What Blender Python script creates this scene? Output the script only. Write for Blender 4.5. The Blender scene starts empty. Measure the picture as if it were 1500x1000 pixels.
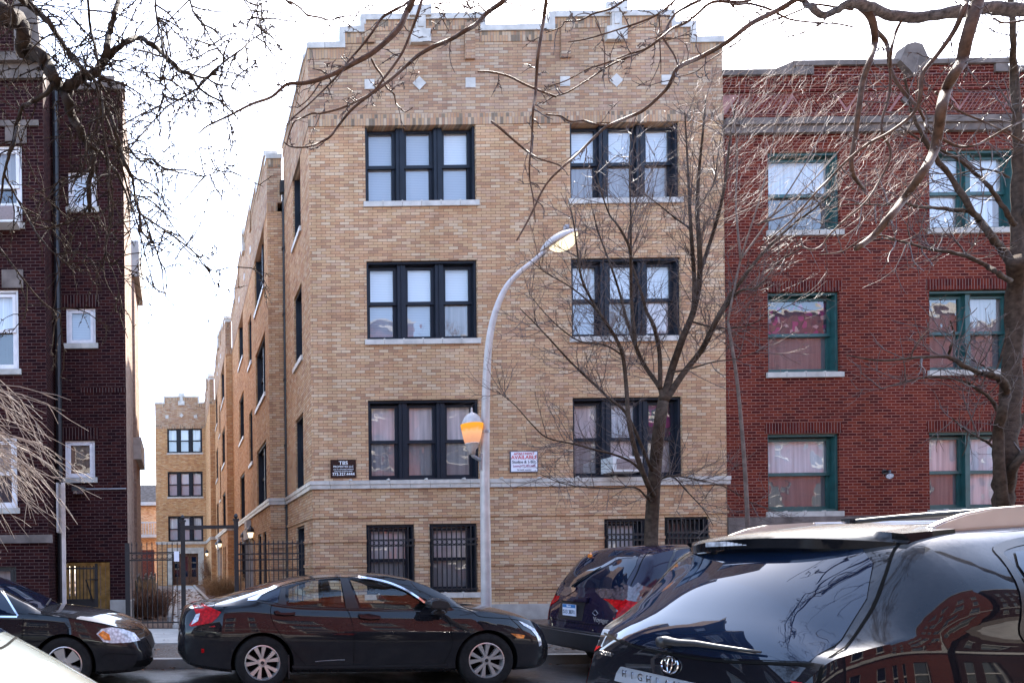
import bpy, bmesh, math, random
import numpy as np
from mathutils import Vector, Matrix
from mathutils.bvhtree import BVHTree
random.seed(7)
scene = bpy.context.scene
COL = scene.collection
PI = math.pi

# ------------------------------------------------------------------ camera
YAW, PITCH, ROLL, SX, SY = 0.00426199, -0.00161953, -0.01177494, 0.32817194, 0.22323940
CZ = 1.47
CR = (Matrix.Rotation(YAW, 3, 'Z') @ Matrix.Rotation(PI / 2 + PITCH, 3, 'X') @ Matrix.Rotation(ROLL, 3, 'Z'))
cam_d = bpy.data.cameras.new('camera'); cam = bpy.data.objects.new('camera', cam_d); COL.objects.link(cam)
cam.matrix_world = Matrix.Translation((0, 0, CZ)) @ CR.to_4x4()
cam_d.lens = 24; cam_d.sensor_width = 36; cam_d.shift_x = SX; cam_d.shift_y = SY
cam_d.clip_start = 0.05; cam_d.clip_end = 2000
scene.camera = cam

def P(px, py, Y):
    """world point seen at photo pixel (px,py) on the plane y=Y"""
    d = CR @ Vector(((px - 750 + 1500 * SX) / 1000, (500 + 1500 * SY - py) / 1000, -1))
    return d * (Y / d.y) + Vector((0, 0, CZ))

# ------------------------------------------------------------------ nodes / materials
class NT:
    def __init__(s, name):
        s.m = bpy.data.materials.new(name); s.m.use_nodes = True
        s.t = s.m.node_tree; s.t.nodes.clear()
        s.out = s.t.nodes.new('ShaderNodeOutputMaterial')
    def n(s, typ, **kw):
        nd = s.t.nodes.new(typ)
        for k, v in kw.items():
            if k.startswith('i_'):
                nd.inputs[k[2:].replace('_', ' ')].default_value = v
            else: setattr(nd, k, v)
        return nd
    def l(s, a, b): s.t.links.new(a, b)
    def math(s, op, a, b=None, c=None):
        nd = s.t.nodes.new('ShaderNodeMath'); nd.operation = op
        for i, x in enumerate((a, b, c)):
            if x is None: continue
            if isinstance(x, (int, float)): nd.inputs[i].default_value = x
            else: s.l(x, nd.inputs[i])
        return nd.outputs[0]
    def mixc(s, f, a, b, mode='MIX'):
        nd = s.t.nodes.new('ShaderNodeMix'); nd.data_type = 'RGBA'; nd.blend_type = mode
        for sock, x in ((nd.inputs[0], f), (nd.inputs[6], a), (nd.inputs[7], b)):
            if isinstance(x, (int, float)): sock.default_value = x
            elif isinstance(x, tuple): sock.default_value = x if len(x) == 4 else (*x, 1)
            else: s.l(x, sock)
        return nd.outputs[2]
    def ramp(s, f, stops, interp='LINEAR'):
        nd = s.t.nodes.new('ShaderNodeValToRGB'); r = nd.color_ramp; r.interpolation = interp
        while len(r.elements) < len(stops): r.elements.new(0.5)
        for e, (p, c) in zip(r.elements, stops):
            e.position = p; e.color = (*c, 1) if len(c) == 3 else c
        s.l(f, nd.inputs[0]); return nd.outputs[0]
    def noise(s, vec=None, scale=5, detail=3, rough=.5):
        nd = s.n('ShaderNodeTexNoise'); nd.inputs['Scale'].default_value = scale
        nd.inputs['Detail'].default_value = detail; nd.inputs['Roughness'].default_value = rough
        if vec is not None: s.l(vec, nd.inputs['Vector'])
        return nd.outputs['Fac']
    def pos(s): return s.n('ShaderNodeNewGeometry').outputs['Position']
    def bump(s, h, strength=.3, dist=.01):
        nd = s.n('ShaderNodeBump'); nd.inputs['Strength'].default_value = strength; nd.inputs['Distance'].default_value = dist
        s.l(h, nd.inputs['Height']); return nd.outputs[0]
    def pbr(s, col, rough=.6, metal=0, nrm=None, spec=None, **kw):
        b = s.n('ShaderNodeBsdfPrincipled')
        for k, x in (('Base Color', col), ('Roughness', rough), ('Metallic', metal), ('Specular IOR Level', spec)):
            if x is None: continue
            if isinstance(x, tuple): b.inputs[k].default_value = (*x, 1)
            elif isinstance(x, (int, float)): b.inputs[k].default_value = x
            else: s.l(x, b.inputs[k])
        if nrm is not None: s.l(nrm, b.inputs['Normal'])
        for k, x in kw.items():
            sock = b.inputs[k.replace('_', ' ')]
            sock.default_value = (*x, 1) if isinstance(x, tuple) else x
        s.l(b.outputs[0], s.out.inputs[0]); return b

def plain(name, col, rough=.6, metal=0, var=.12, scale=6, bump=0, spec=None, bscale=None, **kw):
    """one-colour surface with slight mottling"""
    t = NT(name); p = t.pos()
    f = t.noise(p, scale, 4)
    lo = tuple(c * (1 - var) for c in col); hi = tuple(min(1, c * (1 + var)) for c in col)
    c = t.ramp(f, [(.3, lo), (.7, hi)])
    nrm = t.bump(t.noise(p, bscale or scale * 8, 3), bump, .01) if bump else None
    if spec is None and rough > .65: spec = .12
    t.pbr(c, rough, metal, nrm, spec, **kw)
    return t.m

def brick(name, shades, mortar, w=.222, h=.0685, m=.011, soldier=False, dirt=.22, bumpst=.5, grime=None):
    t = NT(name); g = t.n('ShaderNodeNewGeometry')
    sp = t.n('ShaderNodeSeparateXYZ'); t.l(g.outputs['Position'], sp.inputs[0])
    sn = t.n('ShaderNodeSeparateXYZ'); t.l(g.outputs['True Normal'], sn.inputs[0])
    side = t.math('GREATER_THAN', t.math('ABSOLUTE', sn.outputs[0]), .7)
    u = t.math('ADD', t.math('MULTIPLY', sp.outputs[1], side), t.math('MULTIPLY', sp.outputs[0], t.math('SUBTRACT', 1.0, side)))
    v = sp.outputs[2]
    if soldier: u, v = v, u
    row = t.math('FLOOR', t.math('DIVIDE', v, h))
    off = t.math('MULTIPLY', t.math('MODULO', row, 2.0), .5)
    if soldier: off = 0.03
    uu = t.math('ADD', t.math('DIVIDE', u, w), off)
    col = t.math('FLOOR', uu)
    fu = t.math('ABSOLUTE', t.math('SUBTRACT', t.math('FRACT', uu), .5))
    fv = t.math('ABSOLUTE', t.math('SUBTRACT', t.math('FRACT', t.math('DIVIDE', v, h)), .5))
    mu = t.math('GREATER_THAN', fu, .5 - m / (2 * w)) if not soldier else 0.0
    mv = t.math('GREATER_THAN', fv, .5 - m / (2 * h))
    mask = t.math('MAXIMUM', mu, mv)
    cv = t.n('ShaderNodeCombineXYZ'); t.l(col, cv.inputs[0]); t.l(row, cv.inputs[1])
    wn = t.n('ShaderNodeTexWhiteNoise', noise_dimensions='2D'); t.l(cv.outputs[0], wn.inputs['Vector'])
    n = len(shades)
    bc = t.ramp(wn.outputs['Value'], [(i / n, s) for i, s in enumerate(shades)], 'CONSTANT')
    fine = t.noise(g.outputs['Position'], 45, 4, .7)
    bc = t.mixc(.35, bc, t.ramp(fine, [(.25, (.35,) * 3), (.75, (1.0,) * 3)]), 'MULTIPLY')
    c = t.mixc(mask, bc, mortar)
    big = t.noise(g.outputs['Position'], .55, 5, .62)
    c = t.mixc(dirt * 2, c, t.ramp(big, [(.3, (.62, .6, .58)), (.62, (1, 1, 1))]), 'MULTIPLY')
    sc = t.n('ShaderNodeMapping'); sc.inputs['Scale'].default_value = (2.2, 2.2, .16); t.l(g.outputs['Position'], sc.inputs[0])
    st = t.noise(sc.outputs[0], 1.4, 4, .6)
    c = t.mixc(dirt, c, t.ramp(st, [(.38, (.6, .56, .52)), (.55, (1, 1, 1))]), 'MULTIPLY')
    hgt = t.math('SUBTRACT', t.math('MULTIPLY', fine, .25), mask)
    t.pbr(c, .9, 0, t.bump(hgt, bumpst, .008), .08)
    return t.m

BUFF = [(.64, .40, .235), (.61, .375, .21), (.55, .305, .17), (.66, .45, .285), (.63, .375, .215), (.46, .26, .16), (.59, .37, .24), (.63, .40, .225), (.58, .325, .185), (.68, .49, .325)]
M = {}
M['buff'] = brick('buff_brick', BUFF, (.17, .105, .07), m=.0095)
M['buff_top'] = brick('weathered_buff_brick', [(c[0] * .84, c[1] * .88, c[2] * .96) for c in BUFF], (.19, .14, .11), m=.009, dirt=.3)
M['buff_soldier'] = brick('upright_buff_brick', [(c[0] * .85, c[1] * .87, c[2] * .92) for c in BUFF] + [(.28, .21, .15), (.24, .18, .13)], (.25, .21, .17), soldier=True, w=.24, h=.0685, dirt=.3)
M['buff_side'] = brick('courtyard_buff_brick', [(c[0] * 1.0, c[1] * .93, c[2] * .78) for c in BUFF], (.20, .12, .07), m=.009)
RED = [(.125, .017, .011), (.10, .013, .010), (.145, .022, .013), (.07, .010, .009), (.165, .029, .016), (.115, .018, .014)]
M['red'] = brick('red_brick', RED, (.235, .105, .075), w=.205, h=.069, m=.0155)
M['red_soldier'] = brick('upright_red_brick', [(c[0] * .8, c[1] * .75, c[2] * .8) for c in RED], (.2, .12, .1), soldier=True, w=.24, h=.069, m=.013)
M['red_top'] = brick('parapet_red_brick', [(c[0] * 1.0, c[1] * 1.1, c[2] * 1.35) for c in RED], (.27, .16, .14), w=.205, h=.069, m=.016)
DRK = [(.032, .0075, .008), (.022, .005, .0065), (.042, .011, .010), (.016, .004, .006), (.028, .008, .009)]
M['dark'] = brick('dark_red_brick', DRK, (.085, .05, .045), w=.205, h=.072, m=.012)
M['dark_soldier'] = brick('upright_dark_red_brick', DRK, (.13, .09, .08), soldier=True, w=.22, h=.072, m=.012)
M['pale_brick'] = brick('pale_side_brick', [(.40, .28, .22), (.35, .24, .18), (.44, .32, .25)], (.32, .26, .22), w=.205, h=.072, m=.012)
M['stone'] = plain('limestone', (.42, .39, .35), .8, var=.2, scale=4, bump=.2)
M['glaze'] = plain('white_glazed_terracotta', (.47, .43, .385), .45, var=.2, scale=5, bump=.05)
M['pink_mortar'] = plain('pinkish_mortar', (.30, .15, .135), .9, var=.25, scale=8)
M['stone_dark'] = plain('weathered_grey_stone', (.135, .108, .095), .8, var=.4, scale=3, bump=.2)
M['conc'] = plain('concrete', (.33, .30, .27), .85, var=.25, scale=3, bump=.3)
M['navy'] = plain('black_navy_paint', (.011, .014, .022), .5, var=.2, scale=4, spec=.25)
M['teal'] = plain('teal_paint', (.012, .062, .060), .45, var=.25, scale=4)
M['white_paint'] = plain('white_window_paint', (.66, .62, .62), .5, var=.12)
M['iron'] = plain('black_iron', (.012, .011, .012), .5, metal=0, var=.3, scale=9)
M['dark_in'] = plain('dark_room', (.02, .017, .017), .9, var=.2)
M['bark'] = plain('bark', (.062, .042, .030), .9, var=.45, scale=14, bump=.7, bscale=60)
M['bark_dark'] = plain('dark_bark', (.035, .024, .018), .9, var=.5, scale=12, bump=.8, bscale=50)
M['bark_tan'] = plain('tan_bark', (.088, .050, .034), .7, var=.4, scale=16, bump=.4, bscale=70)
M['bark_grey'] = plain('grey_bark', (.125, .105, .10), .95, var=.55, scale=30, bump=1.0, bscale=90)
M['twig'] = plain('twig_bark', (.085, .055, .045), .6, var=.3, scale=12)
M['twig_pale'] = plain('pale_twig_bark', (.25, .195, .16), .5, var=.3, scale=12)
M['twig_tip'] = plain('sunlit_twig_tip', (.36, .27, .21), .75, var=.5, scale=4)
M['bark_pale'] = plain('pale_grey_bark', (.16, .12, .10), .8, var=.3, scale=12, bump=.4)
M['galv'] = plain('painted_aluminium', (.50, .44, .41), .42, metal=.1, var=.14, scale=7)
M['alu'] = plain('grey_metal', (.33, .34, .36), .4, metal=.6, var=.1)
M['rubber'] = plain('tyre_rubber', (.016, .015, .015), .75, var=.3, scale=20)
M['chrome'] = plain('chrome', (.75, .75, .77), .12, metal=1, var=.03)
M['silver'] = plain('silver_alloy', (.58, .54, .52), .28, metal=.75, var=.05)
M['black_trim'] = plain('black_plastic', (.012, .012, .014), .4, var=.2)
M['well'] = plain('wheel_well_black', (.004, .004, .004), .95, var=.1)
M['seat'] = plain('grey_seat_cloth', (.06, .055, .05), .9, var=.2)
M['signblack'] = plain('sign_black', (.008, .005, .006), .25, var=.1)
M['signwhite'] = plain('sign_white', (.74, .73, .78), .4, var=.05)
M['inkwhite'] = plain('white_lettering', (.8, .8, .82), .5, var=.02)
M['inkred'] = plain('red_lettering', (.55, .03, .05), .5, var=.05)
M['inkgrey'] = plain('grey_lettering', (.05, .06, .09), .5, var=.05)
M['inkpurple'] = plain('plum_lettering', (.30, .04, .14), .5, var=.05)
M['roof_slate'] = plain('dark_slate', (.028, .028, .034), .9, var=.5, scale=3, bump=.4, spec=.02)
M['slate'] = plain('grey_slate', (.13, .13, .145), .7, var=.45, scale=5, bump=.4)
M['board'] = plain('yellow_cedar_boards', (.46, .29, .10), .7, var=.35, scale=5, bump=.2)
M['green'] = plain('dark_green_paint', (.012, .03, .022), .45, var=.3)
M['acwhite'] = plain('white_plastic', (.62, .60, .58), .5, var=.06)
M['acgrille'] = plain('grey_pink_grille', (.30, .24, .24), .6, var=.15, scale=40)
M['wood'] = plain('varnished_door_wood', (.075, .032, .018), .35, var=.4, scale=4)
M['straw'] = plain('dry_grass', (.34, .22, .12), .9, var=.4, scale=9)
M['leafbrown'] = plain('dead_leaves', (.17, .09, .055), .9, var=.5, scale=20)

def blind(name, col, freq=0):
    t = NT(name); p = t.pos(); sp = t.n('ShaderNodeSeparateXYZ'); t.l(p, sp.inputs[0])
    if freq:
        s = t.math('SINE', t.math('MULTIPLY', sp.outputs[2], freq))
        c = t.mixc(t.math('MULTIPLY_ADD', s, .5, .5), tuple(x * .80 for x in col), col)
    else:
        mp = t.n('ShaderNodeMapping'); mp.inputs['Scale'].default_value = (14, 14, .7); t.l(p, mp.inputs[0])
        f = t.noise(mp.outputs[0], 1, 3)
        c = t.ramp(f, [(.3, tuple(x * .6 for x in col)), (.7, col)])
    t.pbr(c, .8); return t.m
M['bl_white'] = blind('white_blind', (.78, .78, .80), 160)
M['bl_grey'] = blind('grey_blind', (.42, .43, .47), 160)
M['cu_white'] = blind('white_curtain', (.78, .76, .77))
M['cu_pink'] = blind('beige_pink_curtain', (.85, .68, .64))
M['cu_dim'] = blind('dim_lace_curtain', (.36, .30, .28))
M['cu_dusk'] = blind('dusky_curtain', (.15, .125, .125))
M['cu_tan'] = blind('tan_paper', (.33, .20, .12))
M['cu_dark'] = blind('dark_curtain', (.05, .045, .05))
def flower():
    t = NT('flowered_curtain'); p = t.pos(); v = t.n('ShaderNodeTexVoronoi'); v.inputs['Scale'].default_value = 9; t.l(p, v.inputs['Vector'])
    c = t.ramp(t.noise(v.outputs['Color'], 3, 0), [(.35, (.05, .03, .05)), (.45, (.25, .03, .12)), (.55, (.06, .05, .06)), (.66, (.35, .25, .25))], 'CONSTANT')
    t.pbr(c, .8); return t.m
M['cu_flower'] = flower()

def glass(name, tint=(.9, .93, .95), refl=1.0, ior=1.7, wav=.06, dirt=0.0):
    t = NT(name); tr = t.n('ShaderNodeBsdfTransparent'); tr.inputs[0].default_value = (*tint, 1)
    gl = t.n('ShaderNodeBsdfGlossy'); gl.inputs['Roughness'].default_value = .01; gl.inputs['Color'].default_value = (refl,) * 3 + (1,)
    fr = t.n('ShaderNodeFresnel'); bf = t.n('ShaderNodeNewGeometry').outputs['Backfacing']; t.l(t.math('ADD', t.math('MULTIPLY', bf, 1 / ior - ior), ior), fr.inputs['IOR'])
    if wav:
        b = t.bump(t.noise(t.pos(), 1.6, 2), wav, .1); t.l(b, gl.inputs['Normal']); t.l(b, fr.inputs['Normal'])
    mx = t.n('ShaderNodeMixShader'); t.l(fr.outputs[0], mx.inputs[0]); t.l(tr.outputs[0], mx.inputs[1]); t.l(gl.outputs[0], mx.inputs[2])
    t.l(mx.outputs[0], t.out.inputs[0]); return t.m
M['pane'] = glass('window_pane_glass', (.85, .88, .9), 1.0, 1.9)
M['carglass'] = glass('car_side_glass', (.86, .92, .90), 1.0, 1.6, 0)
def darkglass(name, col=(.004, .009, .022), rough=.015, ior=1.6):
    t = NT(name); t.pbr(col, rough, 0, None, .5, IOR=ior); return t.m
M['tint'] = darkglass('tinted_car_glass')

def paint(name, col, rough=.4, dirt=.0, coat=1.0, metal=0, dcol=(.3, .27, .24), spec=.02, top=.0):
    t = NT(name); p = t.pos()
    c = t.ramp(t.noise(p, 2.5, 3), [(.3, tuple(x * .9 for x in col)), (.7, tuple(x * 1.1 for x in col))])
    b = None
    if dirt:
        sp = t.n('ShaderNodeSeparateXYZ'); t.l(p, sp.inputs[0])
        low = t.math('SUBTRACT', 1.0, t.math('MULTIPLY', sp.outputs[2], .9))
        f = t.math('MULTIPLY', t.math('MULTIPLY', t.noise(p, 7, 6, .7), dirt), t.math('MAXIMUM', low, .15))
        c = t.mixc(f, c, dcol)
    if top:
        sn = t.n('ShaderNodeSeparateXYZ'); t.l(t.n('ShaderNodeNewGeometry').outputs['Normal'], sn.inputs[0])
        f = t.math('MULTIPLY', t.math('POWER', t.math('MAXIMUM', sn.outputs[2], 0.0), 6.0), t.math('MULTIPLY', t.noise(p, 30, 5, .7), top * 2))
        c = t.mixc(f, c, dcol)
    t.pbr(c, rough, metal, None, spec, Coat_Weight=coat, Coat_Roughness=.02, Coat_IOR=1.42)
    return t.m
M['pt_black'] = paint('black_car_paint', (.003, .0035, .006), dirt=.12, top=.03)
M['pt_suv'] = paint('black_suv_paint', (.003, .0035, .006), dirt=.06, top=.45, dcol=(.42, .40, .38))  # pale dust on upward faces, strengthened to stand in for roof glare
M['pt_plum'] = paint('plum_van_paint', (.007, .005, .020), dirt=.08)
M['pt_silver'] = paint('dusty_silver_paint', (.17, .19, .18), .36, dirt=.35, metal=.5, spec=.5)
def lamp_glass(name, col, rough=.12, coat=1.0):
    t = NT(name)
    v = t.n('ShaderNodeTexVoronoi'); v.inputs['Scale'].default_value = 28; t.l(t.pos(), v.inputs['Vector'])
    c = t.mixc(t.math('MULTIPLY', v.outputs['Distance'], 1.2), tuple(min(1, x * 1.25) for x in col), tuple(x * .45 for x in col))
    t.pbr(c, rough, 0, None, .45 * coat + .15, Coat_Weight=coat); return t.m
M['red_lens'] = lamp_glass('red_lamp_lens', (.46, .004, .007), .2, .0)
M['amber_lens'] = lamp_glass('amber_lamp_lens', (.85, .22, .02))
M['clear_lens'] = lamp_glass('clear_lamp_lens', (.62, .62, .66))
M['smoke_lens'] = lamp_glass('smoked_lamp_lens', (.10, .07, .075))

def emit(name, col, st):
    t = NT(name); e = t.n('ShaderNodeEmission'); e.inputs[0].default_value = (*col, 1); e.inputs[1].default_value = st
    t.l(e.outputs[0], t.out.inputs[0]); return t.m
M['lit'] = emit('lit_refractor', (1, .83, .56), .26)
M['bulb'] = emit('lit_bulb', (1, .8, .55), .3)
def acorn():
    t = NT('lit_acorn_globe'); sp = t.n('ShaderNodeSeparateXYZ'); t.l(t.pos(), sp.inputs[0])
    f = t.math('DIVIDE', t.math('SUBTRACT', sp.outputs[2], 3.40), .32)
    nz = t.math('MULTIPLY_ADD', t.noise(t.pos(), 18, 2), .25, -.12)
    c = t.ramp(t.math('ADD', f, nz), [(.05, (.75, .36, .22)), (.45, (1, .50, .25)), (.62, (1, .36, .05)), (.95, (1, .46, .03))])
    e = t.n('ShaderNodeEmission'); t.l(c, e.inputs[0]); e.inputs[1].default_value = .165
    t.l(e.outputs[0], t.out.inputs[0]); return t.m
M['acorn'] = acorn()

# ------------------------------------------------------------------ ground materials
def asphalt():
    t = NT('asphalt'); p = t.pos()
    c = t.ramp(t.noise(p, 90, 3, .7), [(.3, (.028, .027, .028)), (.62, (.06, .057, .055)), (.8, (.16, .15, .14))])
    big = t.noise(p, .9, 5, .6)
    c = t.mixc(.5, c, t.ramp(big, [(.35, (.6, .58, .58)), (.65, (1.2, 1.18, 1.15))]), 'MULTIPLY')
    r = t.ramp(big, [(.38, (.28,) * 3), (.58, (.75,) * 3)])
    t.pbr(c, r, 0, t.bump(t.noise(p, 120, 3), .5, .01)); return t.m
M['asphalt'] = asphalt()
def slabs():
    t = NT('pavement_concrete'); p = t.pos(); sp = t.n('ShaderNodeSeparateXYZ'); t.l(p, sp.inputs[0])
    fx = t.math('ABSOLUTE', t.math('SUBTRACT', t.math('FRACT', t.math('DIVIDE', sp.outputs[0], 1.55)), .5))
    mk = t.math('GREATER_THAN', fx, .492)
    c = t.ramp(t.noise(p, 2.5, 6, .65), [(.3, (.27, .25, .225)), (.7, (.45, .415, .37))])
    c = t.mixc(.4, c, t.ramp(t.noise(p, 60, 2), [(.3, (.6,) * 3), (.7, (1,) * 3)]), 'MULTIPLY')
    c = t.mixc(mk, c, (.08, .075, .07))
    t.pbr(c, .8, 0, t.bump(t.math('SUBTRACT', t.noise(p, 50, 3), mk), .3, .01)); return t.m
M['slabs'] = slabs()
def dirt(name, a, b, c3):
    t = NT(name); p = t.pos()
    c = t.ramp(t.noise(p, 26, 6, .75), [(.28, a), (.5, b), (.72, c3)])
    c = t.mixc(.5, c, t.ramp(t.noise(p, 1.3, 4), [(.3, (.6,) * 3), (.7, (1.1,) * 3)]), 'MULTIPLY')
    t.pbr(c, .95, 0, t.bump(t.noise(p, 40, 5, .7), .9, .03)); return t.m
M['verge'] = dirt('gravelly_verge', (.05, .038, .028), (.13, .10, .078), (.30, .25, .21))
M['litter'] = dirt('leaf_litter', (.05, .03, .02), (.15, .085, .055), (.27, .18, .12))

# ------------------------------------------------------------------ mesh builder
class MB:
    def __init__(s): s.v = []; s.f = []; s.mi = []; s.T = None
    def add(s, vs, fs, mi=0):
        o = len(s.v)
        for p in vs:
            p = Vector(p); s.v.append(tuple(s.T @ p if s.T else p))
        for f in fs: s.f.append(tuple(i + o for i in f)); s.mi.append(mi)
    def box(s, x0, x1, y0, y1, z0, z1, mi=0):
        s.add([(x0, y0, z0), (x1, y0, z0), (x1, y1, z0), (x0, y1, z0), (x0, y0, z1), (x1, y0, z1), (x1, y1, z1), (x0, y1, z1)],
              [(0, 3, 2, 1), (4, 5, 6, 7), (0, 1, 5, 4), (1, 2, 6, 5), (2, 3, 7, 6), (3, 0, 4, 7)], mi)
    def quad(s, a, b, c, d, mi=0): s.add([a, b, c, d], [(0, 1, 2, 3)], mi)
    def prism(s, poly, d0, d1, axis='y', mi=0):
        """poly in (a,b): axis y -> (x,z), axis x -> (y,z), axis z -> (x,y)"""
        def mk(p, d): return {'y': (p[0], d, p[1]), 'x': (d, p[0], p[1]), 'z': (p[0], p[1], d)}[axis]
        n = len(poly); vs = [mk(p, d0) for p in poly] + [mk(p, d1) for p in poly]
        s.add(vs, [tuple(range(n)), tuple(range(2 * n - 1, n - 1, -1))] + [(i, i + n, (i + 1) % n + n, (i + 1) % n) for i in range(n)], mi)
    def tube(s, pts, r, n=8, mi=0, cap=True):
        pts = [Vector(p) for p in pts]; k = len(pts)
        if not hasattr(r, '__len__'): r = [r] * k
        ref = None; vs = []
        for i, p in enumerate(pts):
            d = (pts[min(i + 1, k - 1)] - pts[max(i - 1, 0)])
            d = d.normalized() if d.length > 1e-9 else Vector((0, 0, 1))
            if ref is None: ref = d.orthogonal().normalized()
            ref = (ref - d * ref.dot(d)); ref = ref.normalized() if ref.length > 1e-6 else d.orthogonal().normalized()
            b = d.cross(ref)
            for j in range(n):
                a = 2 * PI * j / n; vs.append(p + (ref * math.cos(a) + b * math.sin(a)) * r[i])
        fs = [(i * n + j, i * n + (j + 1) % n, (i + 1) * n + (j + 1) % n, (i + 1) * n + j) for i in range(k - 1) for j in range(n)]
        if cap: fs += [tuple(range(n - 1, -1, -1)), tuple(range((k - 1) * n, k * n))]
        s.add(vs, fs, mi)
    def lathe(s, prof, c=(0, 0, 0), n=24, axis='z', mi=0):
        vs = []
        for r, h in prof:
            for j in range(n):
                a = 2 * PI * j / n; x, y = r * math.cos(a), r * math.sin(a)
                q = (x, y, h) if axis == 'z' else ((x, h, y) if axis == 'y' else (h, x, y))
                vs.append((q[0] + c[0], q[1] + c[1], q[2] + c[2]))
        k = len(prof)
        s.add(vs, [(i * n + j, i * n + (j + 1) % n, (i + 1) * n + (j + 1) % n, (i + 1) * n + j) for i in range(k - 1) for j in range(n)], mi)
    def build(s, name, mats, parent=None, smooth=False, fixn=True):
        me = bpy.data.meshes.new(name); me.from_pydata(s.v, [], s.f)
        if not isinstance(mats, (list, tuple)): mats = [mats]
        for m in mats: me.materials.append(M[m] if isinstance(m, str) else m)
        if len(mats) > 1: me.polygons.foreach_set('material_index', s.mi)
        if fixn:
            bm = bmesh.new(); bm.from_mesh(me); bmesh.ops.recalc_face_normals(bm, faces=bm.faces); bm.to_mesh(me); bm.free()
        if smooth:
            me.polygons.foreach_set('use_smooth', [True] * len(me.polygons))
        return link(me, name, parent)

def link(me, name, parent=None):
    o = bpy.data.objects.new(name, me); COL.objects.link(o)
    if parent is not None:
        o.parent = parent
        if parent.type == 'EMPTY' and parent.parent is None:
            o.matrix_parent_inverse = Matrix.Translation(-parent.location)
    return o
def thing(name, label, cat, loc=(0, 0, 0), group=None):
    o = bpy.data.objects.new(name, None); COL.objects.link(o); o.location = loc; o.empty_display_size = .3
    return tag(o, label, cat, group)
def tag(o, label, cat, group=None):
    o['label'] = label; o['category'] = cat
    if group: o['group'] = group
    return o
def structure(o, kind='structure'):
    o['kind'] = kind; return o
def sharp(o, ang=35):
    me = o.data
    me.polygons.foreach_set('use_smooth', [True] * len(me.polygons))
    try: me.set_sharp_from_angle(angle=math.radians(ang))
    except Exception: pass
    return o
def text(name, body, mat, parent, loc, size, rot=(PI / 2, 0, 0), align='CENTER', sx=1.0, ext=.003, bold=0):
    cu = bpy.data.curves.new(name, 'FONT'); cu.body = body; cu.size = size; cu.align_x = align; cu.align_y = 'CENTER'; cu.extrude = ext; cu.offset = bold
    tmp = bpy.data.objects.new('tmp', cu); COL.objects.link(tmp)
    me = bpy.data.meshes.new_from_object(tmp.evaluated_get(bpy.context.evaluated_depsgraph_get()))
    bpy.data.objects.remove(tmp)
    if not isinstance(rot, Matrix):
        rot = (Matrix.Rotation(rot[2], 4, 'Z') @ Matrix.Rotation(rot[1], 4, 'Y') @ Matrix.Rotation(rot[0], 4, 'X'))
    me.transform(Matrix.Translation(loc) @ rot @ Matrix.Diagonal((sx, 1, 1, 1)))
    me.materials.clear(); me.materials.append(M[mat])
    return link(me, name, parent)

# ------------------------------------------------------------------ light
EL, AZX, AZY = math.radians(48), .57, .82          # sun stands behind the facades, to the right
sd = Vector((AZX, AZY, 0)).normalized() * math.cos(EL) + Vector((0, 0, math.sin(EL)))
sl = bpy.data.lights.new('sun', 'SUN'); so = bpy.data.objects.new('sun', sl); COL.objects.link(so)
sl.energy = 3.2; sl.angle = math.radians(.53); sl.color = (1, .94, .85)
so.rotation_euler = sd.to_track_quat('Z', 'Y').to_euler(); so.location = (10, 20, 30)
w = bpy.data.worlds.new('World'); scene.world = w; w.use_nodes = True
nt = w.node_tree; nt.nodes.clear()
sk = nt.nodes.new('ShaderNodeTexSky'); sk.sky_type = 'NISHITA'; sk.sun_disc = False
sk.sun_elevation = EL; sk.sun_rotation = math.atan2(sd.x, sd.y); sk.dust_density = 1.6; sk.air_density = .9; sk.ozone_density = .8
bg = nt.nodes.new('ShaderNodeBackground'); bg.inputs[1].default_value = .15
ou = nt.nodes.new('ShaderNodeOutputWorld'); nt.links.new(sk.outputs[0], bg.inputs[0]); nt.links.new(bg.outputs[0], ou.inputs[0])
scene.view_settings.view_transform = 'Standard'; scene.view_settings.look = 'None'
scene.view_settings.exposure = 2.85; scene.view_settings.gamma = 1
scene.view_settings.use_curve_mapping = False
scene.cycles.max_bounces = 8; scene.cycles.transparent_max_bounces = 16
scene.cycles.sample_clamp_indirect = 6; scene.cycles.use_denoising = True
# ================================================================== ground
def sheet(name, x0, x1, y0, y1, z, mat, z2=None):
    m = MB(); z2 = z if z2 is None else z2
    nx = max(1, int((x1 - x0) / 8)); 
    for i in range(nx):
        a = x0 + (x1 - x0) * i / nx; b = x0 + (x1 - x0) * (i + 1) / nx
        m.quad((a, y0, z), (b, y0, z), (b, y1, z2), (a, y1, z2))
    return structure(m.build(name, mat))
sheet('ground', -400, 400, -400, 400, -.03, 'verge')
sheet('road', -120, 120, 2.42, 10.12, 0.0, 'asphalt')
m = MB(); m.box(-120, 120, 10.12, 10.28, -.1, .14); structure(m.build('kerb', 'conc'))
m = MB(); m.box(-120, 120, 2.26, 2.42, -.1, .14); structure(m.build('kerb', 'conc'))
sheet('verge', -120, 120, 10.28, 11.9, .135, 'verge', .17)
m = MB(); m.box(-120, 120, 11.9, 14.75, -.1, .19); structure(m.build('pavement', 'slabs'))
sheet('verge', -120, 120, .4, 2.26, .137, 'verge')
m = MB(); m.box(-120, 120, -3.2, .4, -.1, .15); structure(m.build('pavement', 'slabs'))
sheet('yard_soil', -120, 120, 14.75, 75, .2, 'litter', .3)
m = MB(); m.box(-.15, .95, 14.76, 50.2, .05, .262); structure(m.build('path', 'slabs'))
m = MB(); m.box(1.0, 1.12, 16.5, 48, .1, .36); m.box(-.3, -.2, 16.5, 48, .1, .33); structure(m.build('path_edging', 'conc'))
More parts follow.
